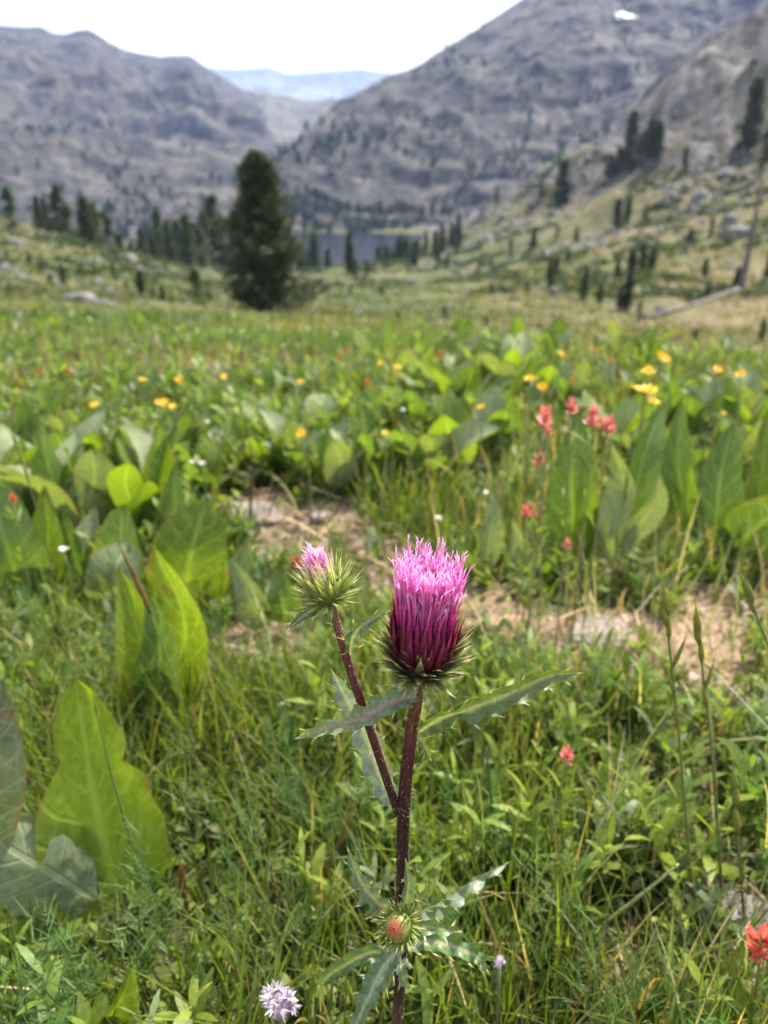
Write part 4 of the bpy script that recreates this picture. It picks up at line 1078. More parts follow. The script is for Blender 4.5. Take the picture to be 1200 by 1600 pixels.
# rounded dark and bright leaves further back
b = G(285, 960); E = hero_plant(b, 'plant behind the pointed leaves with one broad rounded bright leaf'); Y0 = b[1]
hero_leaf(E, [b, P(290, 925, Y0), P(300, 860, Y0), P(322, 782, Y0 + .03)], 0.125, (0.15, -1, 0.35), M_mule_c, 0.12, 0.02, 0.1, 13, (0.85, 0.55))
hero_leaf(E, [b, P(330, 930, Y0 + .02), P(370, 900, Y0 + .03), P(390, 840, Y0 + .05)], 0.06, (0.3, -1, 0.3), M_mule_b, 0.4, 0.04, 0.2, 14)
hero_leaf(E, [b, P(260, 930, Y0 + .1), P(270, 850, Y0 + .16), P(275, 720, Y0 + .2)], 0.085, (-0.2, -1, 0.3), M_mule_a, 0.3, 0.03, 0.2, 15)
b = G(185, 955); E = hero_plant(b, 'dark-leaved plant left of the broad rounded bright leaf'); Y0 = b[1]
hero_leaf(E, [b, P(185, 915, Y0 + .03), P(188, 860, Y0 + .03), P(192, 790, Y0 + .05)], 0.098, (-0.25, -0.8, 0.75), M_mule_a, 0.25, 0.02, 0.1, 16, (0.8, 0.6))
hero_leaf(E, [b, P(180, 930, Y0 - .02), P(182, 890, Y0 - .02), P(200, 845, Y0 + .01)], 0.085, (0.1, -0.7, 0.8), M_mule_b, 0.3, 0.03, 0.1, 17, (0.8, 0.55))
hero_leaf(E, [b, P(150, 930, Y0 + .05), P(120, 880, Y0 + .06), P(100, 800, Y0 + .08)], 0.07, (-0.2, -1, 0.4), M_mule_a, 0.3, 0.03, 0.2, 18)
b = G(40, 945); E = hero_plant(b, 'broad dark green plant at the left edge above the feathery herbs'); Y0 = b[1]
hero_leaf(E, [b, P(30, 910, Y0), P(10, 850, Y0), P(-20, 740, Y0 + .04)], 0.12, (0.2, -1, 0.35), M_mule_a, 0.2, 0.03, 0.12, 19, (0.8, 0.6))
hero_leaf(E, [b, P(60, 900, Y0 + .02), P(75, 850, Y0 + .03), P(70, 760, Y0 + .05)], 0.08, (-0.1, -1, 0.4), M_mule_c, 0.3, 0.04, 0.15, 20)
hero_leaf(E, [b, P(90, 910, Y0 + .04), P(130, 860, Y0 + .06), P(150, 790, Y0 + .1)], 0.07, (0.2, -1, 0.5), M_mule_b, 0.3, 0.04, 0.15, 21)
# the upright big leaf right of the thistle
b = G(905, 885); E = hero_plant(b, 'tall plant right of the thistle with one big upright blade among red flowers'); Y0 = b[1]
hero_leaf(E, [b, P(900, 850, Y0), P(893, 750, Y0 + .01), P(906, 637, Y0 + .05)], 0.100, (-0.15, -1, 0.25), M_mule_a, 0.25, 0.02, 0.12, 22, (0.62, 0.75))
hero_leaf(E, [b, P(912, 850, Y0 - .02), P(915, 780, Y0 - .03), P(905, 710, Y0 - .01)], 0.05, (0.2, -1, 0.3), M_mule_c, 0.3, 0.02, 0.12, 23)
b = G(958, 905); E = hero_plant(b, 'narrow-leaved plant with curled felted leaves beside the big upright blade'); Y0 = b[1]
hero_leaf(E, [b, P(960, 830, Y0), P(975, 760, Y0 + .02), P(955, 690, Y0 + .03)], 0.052, (-0.7, -0.8, 0.3), M_mule_b, 0.6, 0.05, 0.15, 24)
hero_leaf(E, [b, P(985, 800, Y0 + .02), P(1010, 700, Y0 + .05), P(1040, 625, Y0 + .1)], 0.062, (0.4, -1, 0.3), M_mule_a, 0.4, 0.03, 0.15, 25)
hero_leaf(E, [b, P(985, 840, Y0), P(1020, 790, Y0 - .01), P(1030, 735, Y0 - .02)], 0.045, (0.3, -1, 0.5), M_mule_b, 0.4, 0.04, 0.2, 26)
hero_leaf(E, [b, P(945, 850, Y0 + .02), P(940, 800, Y0 + .03), P(950, 760, Y0 + .04)], 0.03, (-0.3, -1, 0.2), M_mule_b, 0.6, 0.05, 0.15, 27)
b = G(1125, 870); E = hero_plant(b, 'broad-leaved plant at the right with a wide upright leaf tapering to a tip'); Y0 = b[1]
hero_leaf(E, [b, P(1120, 830, Y0), P(1125, 750, Y0 + .02), P(1145, 660, Y0 + .06)], 0.098, (-0.1, -1, 0.3), M_mule_a, 0.2, 0.03, 0.12, 28, (0.62, 0.75))
hero_leaf(E, [b, P(1085, 850, Y0), P(1075, 790, Y0), P(1078, 728, Y0)], 0.05, (0.3, -1, 0.3), M_mule_c, 0.3, 0.03, 0.2, 29)
hero_leaf(E, [b, P(1150, 850, Y0 - .03), P(1200, 810, Y0 - .05), P(1260, 760, Y0 - .06)], 0.09, (0.1, -0.7, 0.8), M_mule_a, 0.3, 0.03, 0.2, 30)
hero_leaf(E, [b, P(1170, 830, Y0 + .05), P(1190, 740, Y0 + .08), P(1200, 640, Y0 + .12)], 0.08, (0.2, -1, 0.3), M_mule_c, 0.3, 0.03, 0.2, 31)
hero_leaf(E, [b, P(1090, 830, Y0 + .06), P(1060, 740, Y0 + .1), P(1065, 620, Y0 + .15)], 0.075, (-0.2, -1, 0.3), M_mule_a, 0.3, 0.03, 0.2, 32)
# low plant right behind the flower
b = G(450, 985); E = hero_plant(b, 'small felted plant behind the thistle bud'); Y0 = b[1]
hero_leaf(E, [b, P(445, 960, Y0), P(440, 930, Y0), P(430, 885, Y0 + .02)], 0.055, (0.1, -1, 0.4), M_mule_a, 0.25, 0.03, 0.15, 33)
hero_leaf(E, [b, P(500, 970, Y0), P(545, 950, Y0 - .01), P(570, 895, Y0)], 0.045, (0.4, -1, 0.4), M_mule_b, 0.4, 0.03, 0.2, 34)
hero_leaf(E, [b, P(410, 970, Y0), P(390, 930, Y0), P(360, 870, Y0 + .03)], 0.05, (-0.3, -1, 0.5), M_mule_b, 0.3, 0.03, 0.2, 35)
b = G(760, 905); E = hero_plant(b, 'dull green plant just right behind the thistle flower'); Y0 = b[1]
hero_leaf(E, [b, P(762, 870, Y0), P(768, 820, Y0), P(772, 770, Y0 + .02)], 0.042, (0.2, -1, 0.3), M_mule_b, 0.4, 0.03, 0.15, 36)
hero_leaf(E, [b, P(735, 890, Y0), P(722, 870, Y0 - .01), P(715, 840, Y0)], 0.04, (-0.2, -1, 0.5), M_mule_a, 0.3, 0.03, 0.15, 37)
hero_leaf(E, [b, P(790, 890, Y0), P(805, 850, Y0), P(800, 810, Y0)], 0.03, (0.2, -1, 0.3), M_mule_b, 0.5, 0.05, 0.2, 38)

# the clumps further back
CL = [
 ('broad-leaved plant in the left clump behind foreground leaves', 'plants in the left clump',
  [(70, 855, 140, 8), (125, 845, 150, 9), (215, 850, 140, 8), (20, 810, 130, 8), (95, 790, 120, 8), (180, 785, 120, 7), (255, 800, 120, 7), (330, 790, 100, 6), (300, 750, 90, 6), (35, 745, 100, 7), (140, 735, 90, 6), (230, 735, 90, 6), (370, 745, 80, 6)]),
 ('broad-leaved plant in the clump behind the bare soil', 'plants in the centre clump',
  [(435, 745, 120, 7), (475, 760, 110, 8), (530, 770, 120, 9), (580, 765, 130, 8), (625, 775, 120, 8), (680, 775, 150, 9), (720, 745, 140, 8), (505, 700, 100, 7), (570, 690, 110, 8), (640, 690, 120, 8), (700, 670, 120, 9), (420, 690, 90, 6), (770, 735, 130, 7)]),
 ('tall broad-leaved plant on the rise right of centre', 'plants on the rise right of centre',
  [(690, 645, 110, 8), (730, 625, 110, 9), (775, 640, 110, 8), (815, 625, 110, 8), (850, 640, 90, 7), (750, 680, 110, 7), (820, 690, 100, 7), (655, 640, 80, 6), (880, 650, 100, 7)]),
 ('broad-leaved plant in the dense right-hand clump', 'plants in the right clump',
  [(1010, 790, 160, 8), (1060, 800, 150, 9), (1180, 790, 160, 9), (990, 740, 140, 8), (1050, 730, 150, 8), (1110, 730, 150, 8), (1170, 720, 150, 8), (960, 690, 110, 7), (1020, 680, 110, 8), (1085, 675, 100, 8), (1150, 670, 110, 8), (1210, 690, 110, 8), (985, 640, 70, 6), (1060, 640, 70, 6), (1130, 635, 70, 6), (1195, 640, 70, 6), (920, 640, 80, 6)]),
]
ORDS = ORD + ['sixteenth', 'seventeenth', 'eighteenth']
for (lab, grp, lst) in CL:
    for q, (x, y, h, nl) in enumerate(sorted(lst)):
        mule_plant(x, y, h, nl, lab + ', ' + ORDS[q] + ' from left', grp)
# further out the plants stand in loose drifts
r = np.random.default_rng(77); cnt = 0
while cnt < 70:
    d = math.exp(r.uniform(math.log(2.3), math.log(7.5))); a = r.uniform(-0.52, 0.52)
    x, y = d * math.sin(a), d * math.cos(a)
    if bare(np.array(x), np.array(y)) > 0.2 or (a < 0 and d < 4.2 and r.uniform() < 0.75) or fbm(np.array(x * 1.1), np.array(y * 1.1), 3, 88) < 0.47: continue
    z = float(H(x, y))
    mule_plant(0, 0, 0, int(r.integers(4, 7)), 'blurred broad-leaved plant in the drifts of the farther meadow', 'plants in the far meadow drifts', pos=np.array((x, y, z)))
    cnt += 1

def far_leaves():
    r = np.random.default_rng(91); n0 = 12500
    d = np.exp(r.uniform(math.log(5.5), math.log(30), n0)); a = r.uniform(-0.78, 0.78, n0)
    x, y = d * np.sin(a), d * np.cos(a)
    k = fbm(x * 0.6, y * 0.6, 3, 93) > 0.46
    x, y, d = x[k], y[k], d[k]; n = len(x)
    per = 4
    X = np.repeat(x, per) + r.normal(0, 0.06, n * per); Y = np.repeat(y, per) + r.normal(0, 0.06, n * per); N = n * per
    L = r.uniform(0.06, 0.15, N) * (1 + 0.6 * (X > 0))
    c = pick(r, [(0.095, 0.145, 0.04), (0.125, 0.175, 0.05), (0.19, 0.22, 0.13), (0.15, 0.19, 0.09)], N)
    V, F, C, U = strips(np.stack([X, Y, H(X, Y) - 0.01], -1), r.uniform(0, 6.28, N), L, np.abs(r.normal(0.1, 0.3, N)), np.abs(r.normal(0.2, 0.3, N)), L * r.uniform(0.22, 0.4, N), 3, 'spade', r.normal(0, 0.5, N), c)
    add('far_meadow_leaves', mesh_of('far_meadow_leaves', V, F, M_herb, True, C, U), kind='stuff', label='mass of broad leaves over the far meadow', cat='foliage')
far_leaves()

# ------------------------------------------------------------------ small flowers
def paintbrush(x, y, spx, h, label, seed, col=((0.62, 0.085, 0.06), (0.68, 0.13, 0.12)), group=None, name='red_wildflower'):
    """a stalk with narrow leaves and a brush of red bracts"""
    r = np.random.default_rng(seed)
    top = G(x, y, h); s = spx * depth(top) / FPX
    base = np.array((top[0] + r.normal(0, 0.01), top[1] + r.normal(0, 0.01), 0)); base[2] = float(H(base[0], base[1]))
    e = add(name, None, loc=base, label=label, cat='flower', group=group); e.empty_display_size = 0.02
    t = top - base
    mb = MB(); tube(mb, [(0, 0, -0.005), t * 0.5 + np.array((0.004, 0.003, 0)), t - np.array((0, 0, s * 0.3))], [0.0014, 0.0012, 0.001], 8, 6, (0.18, 0.18, 0.07))
    add('stem', mb.mesh('stem', M_green_stem), e)
    n = 12; f = r.uniform(0.2, 0.9, n)
    V, F, C, U = strips(t[None] * f[:, None], r.uniform(0, 6.28, n), r.uniform(0.02, 0.04, n), r.uniform(0.4, 0.9, n), 0.4, 0.004, 4, 'leaf', None, pick(r, LIMES, n))
    add('stem_leaves', mesh_of('stem_leaves', V, F, M_herb, True, C, U), e)
    n = 46; f = r.uniform(-0.40, 0.18, n)
    az = np.arange(n) * 2.4
    L = s * r.uniform(0.38, 0.66, n)
    c0 = np.array(col[0]); c1 = np.array(col[1]); k = r.uniform(0, 1, (n, 1))
    V, F, C, U = strips(t[None] + np.stack([0 * f, 0 * f, f * s], -1), az, L, np.interp(f, [-0.40, 0.18], [1.25, 0.45]) + r.normal(0, 0.1, n), -0.3, L * 0.30, 4, 'leaf', r.normal(0, 0.4, n), (c0 * (1 - k) + c1 * k) * np.array((0.8, 1.2, 0.9)), (c0 * (1 - k) + c1 * k) * r.uniform(0.9, 1.25, (n, 1)))
    add('red_bracts', mesh_of('red_bracts', V, F, M_petal, True, C, U), e)
PINK = ((0.72, 0.17, 0.17), (0.80, 0.33, 0.30))
for q, (x, y, s, h, lab, colr) in enumerate([
    (850, 656, 34, 0.34, 'pink-red wildflower highest left of the big upright blade', PINK), (893, 637, 26, 0.36, 'pink-red wildflower peeking over the tip of the big upright blade', PINK),
    (926, 655, 34, 0.34, 'pink-red wildflower just right of the big upright blade', PINK), (950, 668, 34, 0.33, 'pink-red wildflower farther right of the big upright blade', PINK),
    (857, 672, 22, 0.32, 'pale pink wildflower tucked below the highest left red one', ((0.62, 0.2, 0.16), (0.7, 0.3, 0.22))), (842, 721, 24, 0.26, 'small pink wildflower midway left of the big upright blade', PINK),
    (838, 798, 26, 0.18, 'pink-red double wildflower low left of the big upright blade', PINK), (822, 801, 22, 0.175, 'pink-red wildflower touching the low double one on its left', PINK), (886, 850, 17, 0.13, 'tiny pink wildflower below the big upright blade', PINK),
    (886, 1182, 26, 0.15, 'pink wildflower head in the grass right of the thistle stem', PINK), (1192, 1478, 62, 0.13, 'bright red wildflower cut by the right edge near the bottom', ((0.75, 0.10, 0.09), (0.8, 0.2, 0.15))),
    (463, 884, 26, 0.14, 'dull red wildflower just behind the thistle bud', ((0.40, 0.08, 0.03), (0.5, 0.14, 0.05)))]):
    paintbrush(x, y, s, h, lab, 300 + q, colr)
for q, (x, y) in enumerate([(575, 600), (540, 548), (60, 582), (108, 583), (930, 550), (897, 592), (955, 565), (688, 555), (530, 560), (20, 780)]):
    paintbrush(x, y, [14, 9, 10, 10, 10, 9, 9, 13, 9, 14][q], 0.2, 'blurred orange-red wildflower ' + ['left of the centre clump', 'at the far edge behind the centre', 'far out on the left, the outer one', 'far out on the left, the inner one', 'at the meadow edge right of centre', 'low behind the yellow pair right of centre', 'between the yellow flowers and the meadow edge at right', 'on the rise before the tallest leaves', 'on the far tan patch behind the centre', 'at the left edge among broad leaves'][q], 330 + q, ((0.55, 0.10, 0.03), (0.62, 0.18, 0.07)))

def daisy(x, y, spx, h, label, seed, tilt=0.5):
    r = np.random.default_rng(seed); h = h * 0.72
    top = G(x, y, h); R = spx * depth(top) / FPX / 2
    base = np.array((top[0] + r.normal(0, 0.01), top[1] + r.normal(0.01, 0.01), 0)); base[2] = float(H(base[0], base[1]))
    e = add('yellow_daisy', None, loc=base, label=label, cat='flower'); e.empty_display_size = 0.02
    t = top - base
    mb = MB(); tube(mb, [(0, 0, -0.005), t * 0.55 + np.array((0.006, 0.004, 0)), t], [0.0017, 0.0015, 0.0013], 8, 6, (0.15, 0.19, 0.07))
    add('stem', mb.mesh('stem', M_green_stem), e)
    rot = (-tilt + r.normal(0, 0.2), r.normal(0, 0.25), r.uniform(0, 6.28))
    n = 13; az = np.arange(n) * 2 * math.pi / n + r.normal(0, 0.1, n)
    V, F, C, U = strips(np.stack([np.cos(az), np.sin(az), 0 * az], -1) * R * 0.22, az, R * r.uniform(0.7, 0.95, n), r.uniform(0.8, 1.4, n), r.uniform(-0.1, 0.5, n), R * 0.36, 4, 'leaf', r.normal(0, 0.15, n), pick(r, [(0.80, 0.48, 0.012), (0.84, 0.55, 0.02)], n))
    add('petals', mesh_of('petals', V, F, M_petal, True, C, U), e, loc=t, rot=(rot[0] * -1, rot[1], 0))
    mb = MB(); ph = np.linspace(0, math.pi / 2, 5)
    tube(mb, [(0, 0, -R * .25), (0, 0, 0), (0, 0, R * 0.14), (0, 0, R * 0.24)], [R * 0.22, R * 0.34, R * 0.3, R * 0.05], 7, 12, [(0.12, 0.18, 0.05), (0.5, 0.28, 0.02), (0.55, 0.3, 0.02), (0.45, 0.22, 0.02)])
    add('disc', mb.mesh('disc', M_green_stem), e, loc=t, rot=(rot[0] * -1, rot[1], 0))
for q, (x, y, s, h, lab) in enumerate([
    (1006, 611, 40, 0.40, 'largest yellow daisy, above the dense right-hand leaves'), (1014, 580, 24, 0.42, 'yellow daisy just above the largest one'), (1034, 556, 20, 0.44, 'yellow daisy topping the tall stalk at right'), (1040, 562, 16, 0.43, 'small yellow daisy beside the one topping the tall stalk'), (1020, 628, 22, 0.37, 'half hidden yellow daisy under the largest one'),
    (1122, 577, 17, 0.40, 'yellow daisy far right, left one of two'), (1157, 584, 17, 0.40, 'yellow daisy far right, right one of two'), (828, 592, 19, 0.38, 'yellow daisy right of centre, left of a close pair'), (847, 604, 18, 0.37, 'yellow daisy right of centre, right of a close pair'),
    (876, 553, 13, 0.40, 'small yellow daisy at the meadow edge right of centre'), (752, 636, 14, 0.30, 'small yellow daisy among pale leaves right of centre'), (621, 575, 15, 0.35, 'yellow daisy in the far centre, right one'), (595, 568, 12, 0.35, 'yellow daisy in the far centre, left one'),
    (471, 677, 18, 0.26, 'yellow daisy standing before the centre clump'), (602, 677, 13, 0.27, 'small yellow daisy in the centre clump'), (470, 596, 11, 0.3, 'tiny yellow daisy above the centre clump at left'),
    (256, 630, 20, 0.28, 'yellow daisy in the left trio, the biggest'), (270, 636, 15, 0.28, 'yellow daisy in the left trio, the right one'), (247, 628, 12, 0.28, 'yellow daisy in the left trio, the left one'), (223, 594, 14, 0.3, 'yellow daisy upper left of the left trio'), (280, 593, 15, 0.3, 'yellow daisy straight above the left trio'),
    (147, 632, 14, 0.27, 'orange-yellow daisy far left of the left trio'), (248, 700, 15, 0.22, 'yellow daisy below the left trio'), (350, 589, 11, 0.3, 'tiny yellow daisy right of the flat white rock'), (1130, 646, 10, 0.33, 'tiny yellow daisy deep in the right-hand leaves')]):
    daisy(x, y, s, h, lab, 400 + q)

def mint(x, y, spx, h, label, seed):
    r = np.random.default_rng(seed)
    top = G(x, y, h); R = spx * depth(top) / FPX / 2
    base = np.array((top[0], top[1] + 0.01, 0)); base[2] = float(H(base[0], base[1]))
    e = add('lilac_flower', None, loc=base, label=label, cat='flower'); t = top - base
    mb = MB(); tube(mb, [(0, 0, -0.005), t * 0.5 + np.array((0.003, 0, 0)), t - np.array((0, 0, R * .6))], [0.0016, 0.0014, 0.0014], 8, 6, (0.16, 0.18, 0.08))
    add('stem', mb.mesh('stem', M_green_stem), e)
    n = 300; lob = unit(r.normal(0, 1, (9, 3)) + np.array((0, 0, 0.6)))[r.integers(0, 9, n)]; D = unit(lob * 0.8 + r.normal(0, 0.7, (n, 3)))
    base_ = t[None] + lob * R * 0.48
    th = np.arccos(np.clip(D[:, 2], -1, 1)); az = np.arctan2(D[:, 1], D[:, 0])
    V, F, C, U = strips(base_, az, R * r.uniform(0.25, 0.55, n), th, r.normal(0, 0.4, n), R * 0.07, 4, 'leaf', None, pick(r, [(0.64, 0.57, 0.64), (0.70, 0.66, 0.69), (0.46, 0.36, 0.46)], n))
    add('petals', mesh_of('petals', V, F, M_petal, True, C, U), e)
    mb = MB(); tube(mb, [t + np.array((0, 0, -R * .7)), t + np.array((0, 0, -R * .1)), t + np.array((0, 0, R * .5))], [R * .35, R * .55, R * .1], 7, 10, (0.30, 0.22, 0.30))
    add('flower_base', mb.mesh('flower_base', M_green_stem), e)
mint(438, 1565, 74, 0.135, 'spiky white-lilac flower head at the bottom left of the thistle', 501)
mint(780, 1503, 24, 0.12, 'small faded lilac flower head low right of the thistle', 502)
WH = [(300, 723), (316, 725), (630, 642), (905, 745), (930, 762), (685, 810), (100, 860), (760, 770), (995, 690), (322, 660)]
WL = ['small white blossom at left, left one of a close pair', 'small white blossom at left, right one of a close pair', 'small white blossom in the centre clump', 'small white blossom beside the big upright blade', 'small white blossom low beside the curled felted leaves', 'small white blossom over the bare soil edge', 'cream blossom in front of the left dark leaves', 'small white blossom left of the pink flowers', 'small white blossom below the largest daisy', 'small white blossom under the left trio of daisies']
for q, (x, y) in enumerate(WH):
    r = np.random.default_rng(520 + q); top = G(x, y, 0.12); R = [6, 6, 5, 6, 5, 6, 9, 5, 5, 6][q] * depth(top) / FPX
    base = np.array((top[0], top[1], float(H(top[0], top[1])))); t = top - base
    e = add('white_blossom', None, loc=base, label=WL[q], cat='flower')
    mb = MB(); tube(mb, [(0, 0, -0.004), t * 0.5 + np.array((0.003, 0, 0)), t], [0.0014, 0.0012, 0.001], 6, 5, (0.15, 0.19, 0.07)); add('stem', mb.mesh('stem', M_green_stem), e)
    n = 9; az = np.arange(n) * 6.283 / n
    V, F, C, U = strips(np.tile(t, (n, 1)), az, R, 1.0 + r.normal(0, 0.2, n), 0.3, R * 0.8, 3, 'leaf', 0 * az, pick(r, [(0.72, 0.70, 0.62)], n)); add('petals', mesh_of('petals', V, F, M_petal, True, C, U), e)

# ------------------------------------------------------------------ grass stalks with spikelets
def spikelet(mb, a, ax, L, w, col, awn=0.35):
    b = a + ax * L
    w = w * 0.82
    tube(mb, [a, a + ax * L * 0.3, a + ax * L * 0.65, b, b + ax * L * awn], [w * 0.25, w, w * 0.75, w * 0.15, w * 0.04], 9, 6, col)

def stalk(pix, Y, spks, label, rad=0.0013, col=(0.12, 0.145, 0.04), seed=0, scol=(0.24, 0.25, 0.065), dY=0.0):
    """pix: pixel path from the root up; spks: (fraction along, pixel length, pixel width, side lean)"""
    n = len(pix); pts = [P(x, y, Y + dY * q / (n - 1)) for q, (x, y) in enumerate(pix)]
    g = np.array(pts[0]); h = float(H(g[0], g[1]))
    if g[2] > h + 0.004: pts = [np.array((g[0] + 0.004, g[1] + 0.004, h - 0.004))] + pts
    org = pts[0]; pts = [q - org for q in pts]
    e = add('grass_stalk', None, loc=org, label=label, cat='grass stalk', group='tall seeding grass stalks'); e.empty_display_size = 0.02
    mb = MB(); tube(mb, pts, [rad * 1.2, rad, rad * 0.8, rad * 0.5], 26, 6, np.array([np.array(col) * 0.8, np.array(col), np.array(col) * 1.1]))
    add('stem', mb.mesh('stem', M_green_stem), e)
    c = spline(pts, 60); s = depth(org + c[40]) / FPX
    for (f, L, w, lean) in spks:
        i = min(int(f * 59), 58); a = c[i]; ax = unit(unit(c[min(i + 3, 59)] - c[max(i - 1, 0)]) + np.array((lean, 0, 0)))
        m2 = MB(); spikelet(m2, a, ax, L * s, w * s / 2, [np.array(scol) * 0.8, np.array(scol), np.array(scol) * 1.15, (0.30, 0.22, 0.09)])
        add('spikelet', m2.mesh('spikelet', M_bract), e)
stalk([(1103, 1640), (1086, 1450), (1072, 1280), (1058, 1120), (1045, 1000), (1040, 950)], 0.50, [(0.97, 55, 12, 0.0), (0.86, 50, 11, -0.12), (0.80, 42, 10, 0.10), (0.72, 60, 10, 0.45), (0.66, 55, 9, -0.15), (0.58, 48, 9, -0.05)], 'tall green seeding grass stalk at right, leftmost of four', seed=1)
stalk([(1136, 1640), (1130, 1450), (1122, 1300), (1112, 1170), (1098, 1050), (1091, 985)], 0.51, [(0.97, 55, 14, 0.0), (0.93, 50, 13, -0.1), (0.84, 46, 12, 0.05), (0.76, 52, 9, 0.35), (0.70, 50, 11, -0.05), (0.50, 48, 10, 0.05)], 'tall green seeding grass stalk at right, second from left of four', seed=2)
stalk([(1168, 1640), (1166, 1500), (1160, 1400), (1152, 1290), (1148, 1230)], 0.49, [(0.97, 48, 14, 0.0), (0.86, 55, 15, 0.02), (0.72, 60, 15, -0.02), (0.55, 46, 13, 0.12)], 'shorter seeding grass stalk at right before the grey stone', seed=3)
stalk([(1290, 1500), (1250, 1200), (1215, 1050), (1185, 970), (1172, 935)], 0.52, [(0.97, 52, 14, 0.0), (0.90, 50, 14, 0.1), (0.80, 48, 12, -0.1)], 'seeding grass stalk leaning in from the right edge', seed=4)
stalk([(330, 1330), (318, 1250), (290, 1120), (262, 1030), (235, 960), (212, 900)], 0.62, [(0.95, 70, 10, -0.1), (0.88, 70, 12, -0.05), (0.80, 64, 12, 0.02)], 'dark grass stalk with a reddish brush crossing the pointed leaves at left', seed=5, scol=(0.22, 0.15, 0.05))
stalk([(262, 1440), (215, 1340), (180, 1230), (160, 1150), (148, 1100)], 0.53, [(0.9, 40, 6, 0.0)], 'plain green grass stalk crossing the big notched leaf', seed=6, rad=0.0013)
stalk([(290, 1620), (298, 1520), (292, 1430), (284, 1370)], 0.50, [(0.97, 40, 12, 0.0), (0.9, 40, 12, 0.12), (0.8, 44, 14, -0.1), (0.7, 44, 12, 0.05)], 'short purple-brown brush of grass at lower left', seed=7, scol=(0.20, 0.13, 0.04))
stalk([(440, 1560), (455, 1490), (480, 1420), (520, 1340), (540, 1290)], 0.52, [(0.95, 50, 7, 0.05), (0.88, 55, 8, -0.05), (0.8, 55, 8, 0.1), (0.7, 50, 8, -0.1)], 'slanting reddish grass brush left of the thistle stem', seed=8, scol=(0.24, 0.17, 0.07))
stalk([(90, 960), (75, 860), (50, 770), (25, 690), (18, 640)], 0.95, [(0.95, 40, 7, 0.0), (0.85, 40, 7, 0.1), (0.75, 40, 7, -0.1), (0.65, 40, 7, 0.05)], 'pale feathery grass stalk at the left edge', seed=9, scol=(0.30, 0.30, 0.12))
stalk([(785, 1440), (775, 1330), (766, 1230), (760, 1170)], 0.55, [], 'dark green grass shoot right of the thistle stem', seed=10, rad=0.0016, col=(0.04, 0.10, 0.03))
stalk([(1090, 1640), (1092, 1530), (1091, 1440), (1092, 1375)], 0.49, [], 'broad green grass shoot between the tall stalks', seed=11, rad=0.0026, col=(0.07, 0.14, 0.035))
stalk([(1010, 1340), (960, 1200), (910, 1090), (885, 1020), (875, 985)], 0.74, [(0.9, 30, 7, 0.1)], 'pale bleached grass stem slanting right of the thistle', seed=12, col=(0.34, 0.33, 0.20), scol=(0.36, 0.33, 0.2))
stalk([(390, 830), (392, 780), (393, 720), (391, 690)], 1.40, [], 'thin dark dead stem standing behind the bare soil', seed=13, rad=0.003, col=(0.09, 0.05, 0.035))
stalk([(420, 815), (424, 790), (436, 760), (440, 740)], 1.42, [], 'shorter dark dead stem beside the thin one', seed=14, rad=0.002, col=(0.10, 0.06, 0.04))
stalk([(1275, 1215), (1220, 1160), (1150, 1085), (1105, 1040)], 0.66, [(0.95, 30, 9, 0.0)], 'bleached pale grass stem slanting at the right edge', seed=15, col=(0.40, 0.38, 0.26), scol=(0.42, 0.38, 0.25))
stalk([(800, 1610), (850, 1540), (900, 1480), (1000, 1400), (1060, 1350)], 0.50, [], 'thick pale stem sprawling across the litter at lower right', seed=16, rad=0.0022, col=(0.34, 0.38, 0.16))
stalk([(900, 1585), (1000, 1580), (1100, 1565), (1230, 1550)], 0.44, [], 'yellow-green stem lying along the bottom right corner', seed=17, rad=0.0028, col=(0.30, 0.36, 0.05))
stalk([(830, 1420), (900, 1390), (980, 1365), (1060, 1340)], 0.54, [], 'grey-green blade with a brown tip lying over the litter', seed=18, rad=0.0016, col=(0.14, 0.17, 0.08))

# ------------------------------------------------------------------ the thistle
TY = 0.335
SPX = 0.380 / FPX                       # metres per photo pixel at the flower
base = np.array(P(622, 1600, TY)); base = np.array((base[0], TY + 0.004, float(H(base[0], TY + 0.004))))
TH = add('thistle', None, loc=base, label='pink-flowered thistle with dark red stem standing in the centre foreground', cat='thistle')
TH.empty_display_size = 0.05
def tp(x, y, dy=0.0): return P(x, y, TY + dy) - base

DK = (0.034, 0.014, 0.012); RD = (0.082, 0.024, 0.020); BR = (0.13, 0.050, 0.024)
mb = MB()
tube(mb, [(0, 0, -0.01), tp(621, 1600), tp(625, 1530), tp(628, 1400), tp(631, 1260), tp(642, 1150), tp(651, 1095), tp(656, 1048)], [0.0034, 0.0033, 0.0033, 0.0033, 0.0034, 0.0033, 0.0031, 0.0029], 72, 22,
     [(0.10, 0.05, 0.03), (0.085, 0.04, 0.028), DK, DK, DK, RD, BR, BR], rib=0.05)
main_stem = add('main_stem', mb.mesh('main_stem', M_stem), TH)
mb = MB()
tube(mb, [tp(622, 1268), tp(608, 1230), tp(575, 1130), tp(545, 1040), tp(526, 975), tp(515, 938)], [0.0024, 0.0022, 0.0022, 0.0021, 0.0020, 0.0018], 50, 22, [DK, DK, RD, (0.10, 0.030, 0.030), (0.13, 0.05, 0.045), (0.17, 0.12, 0.07)], rib=0.05)
side_stem = add('side_stem', mb.mesh('side_stem', M_stem), TH)

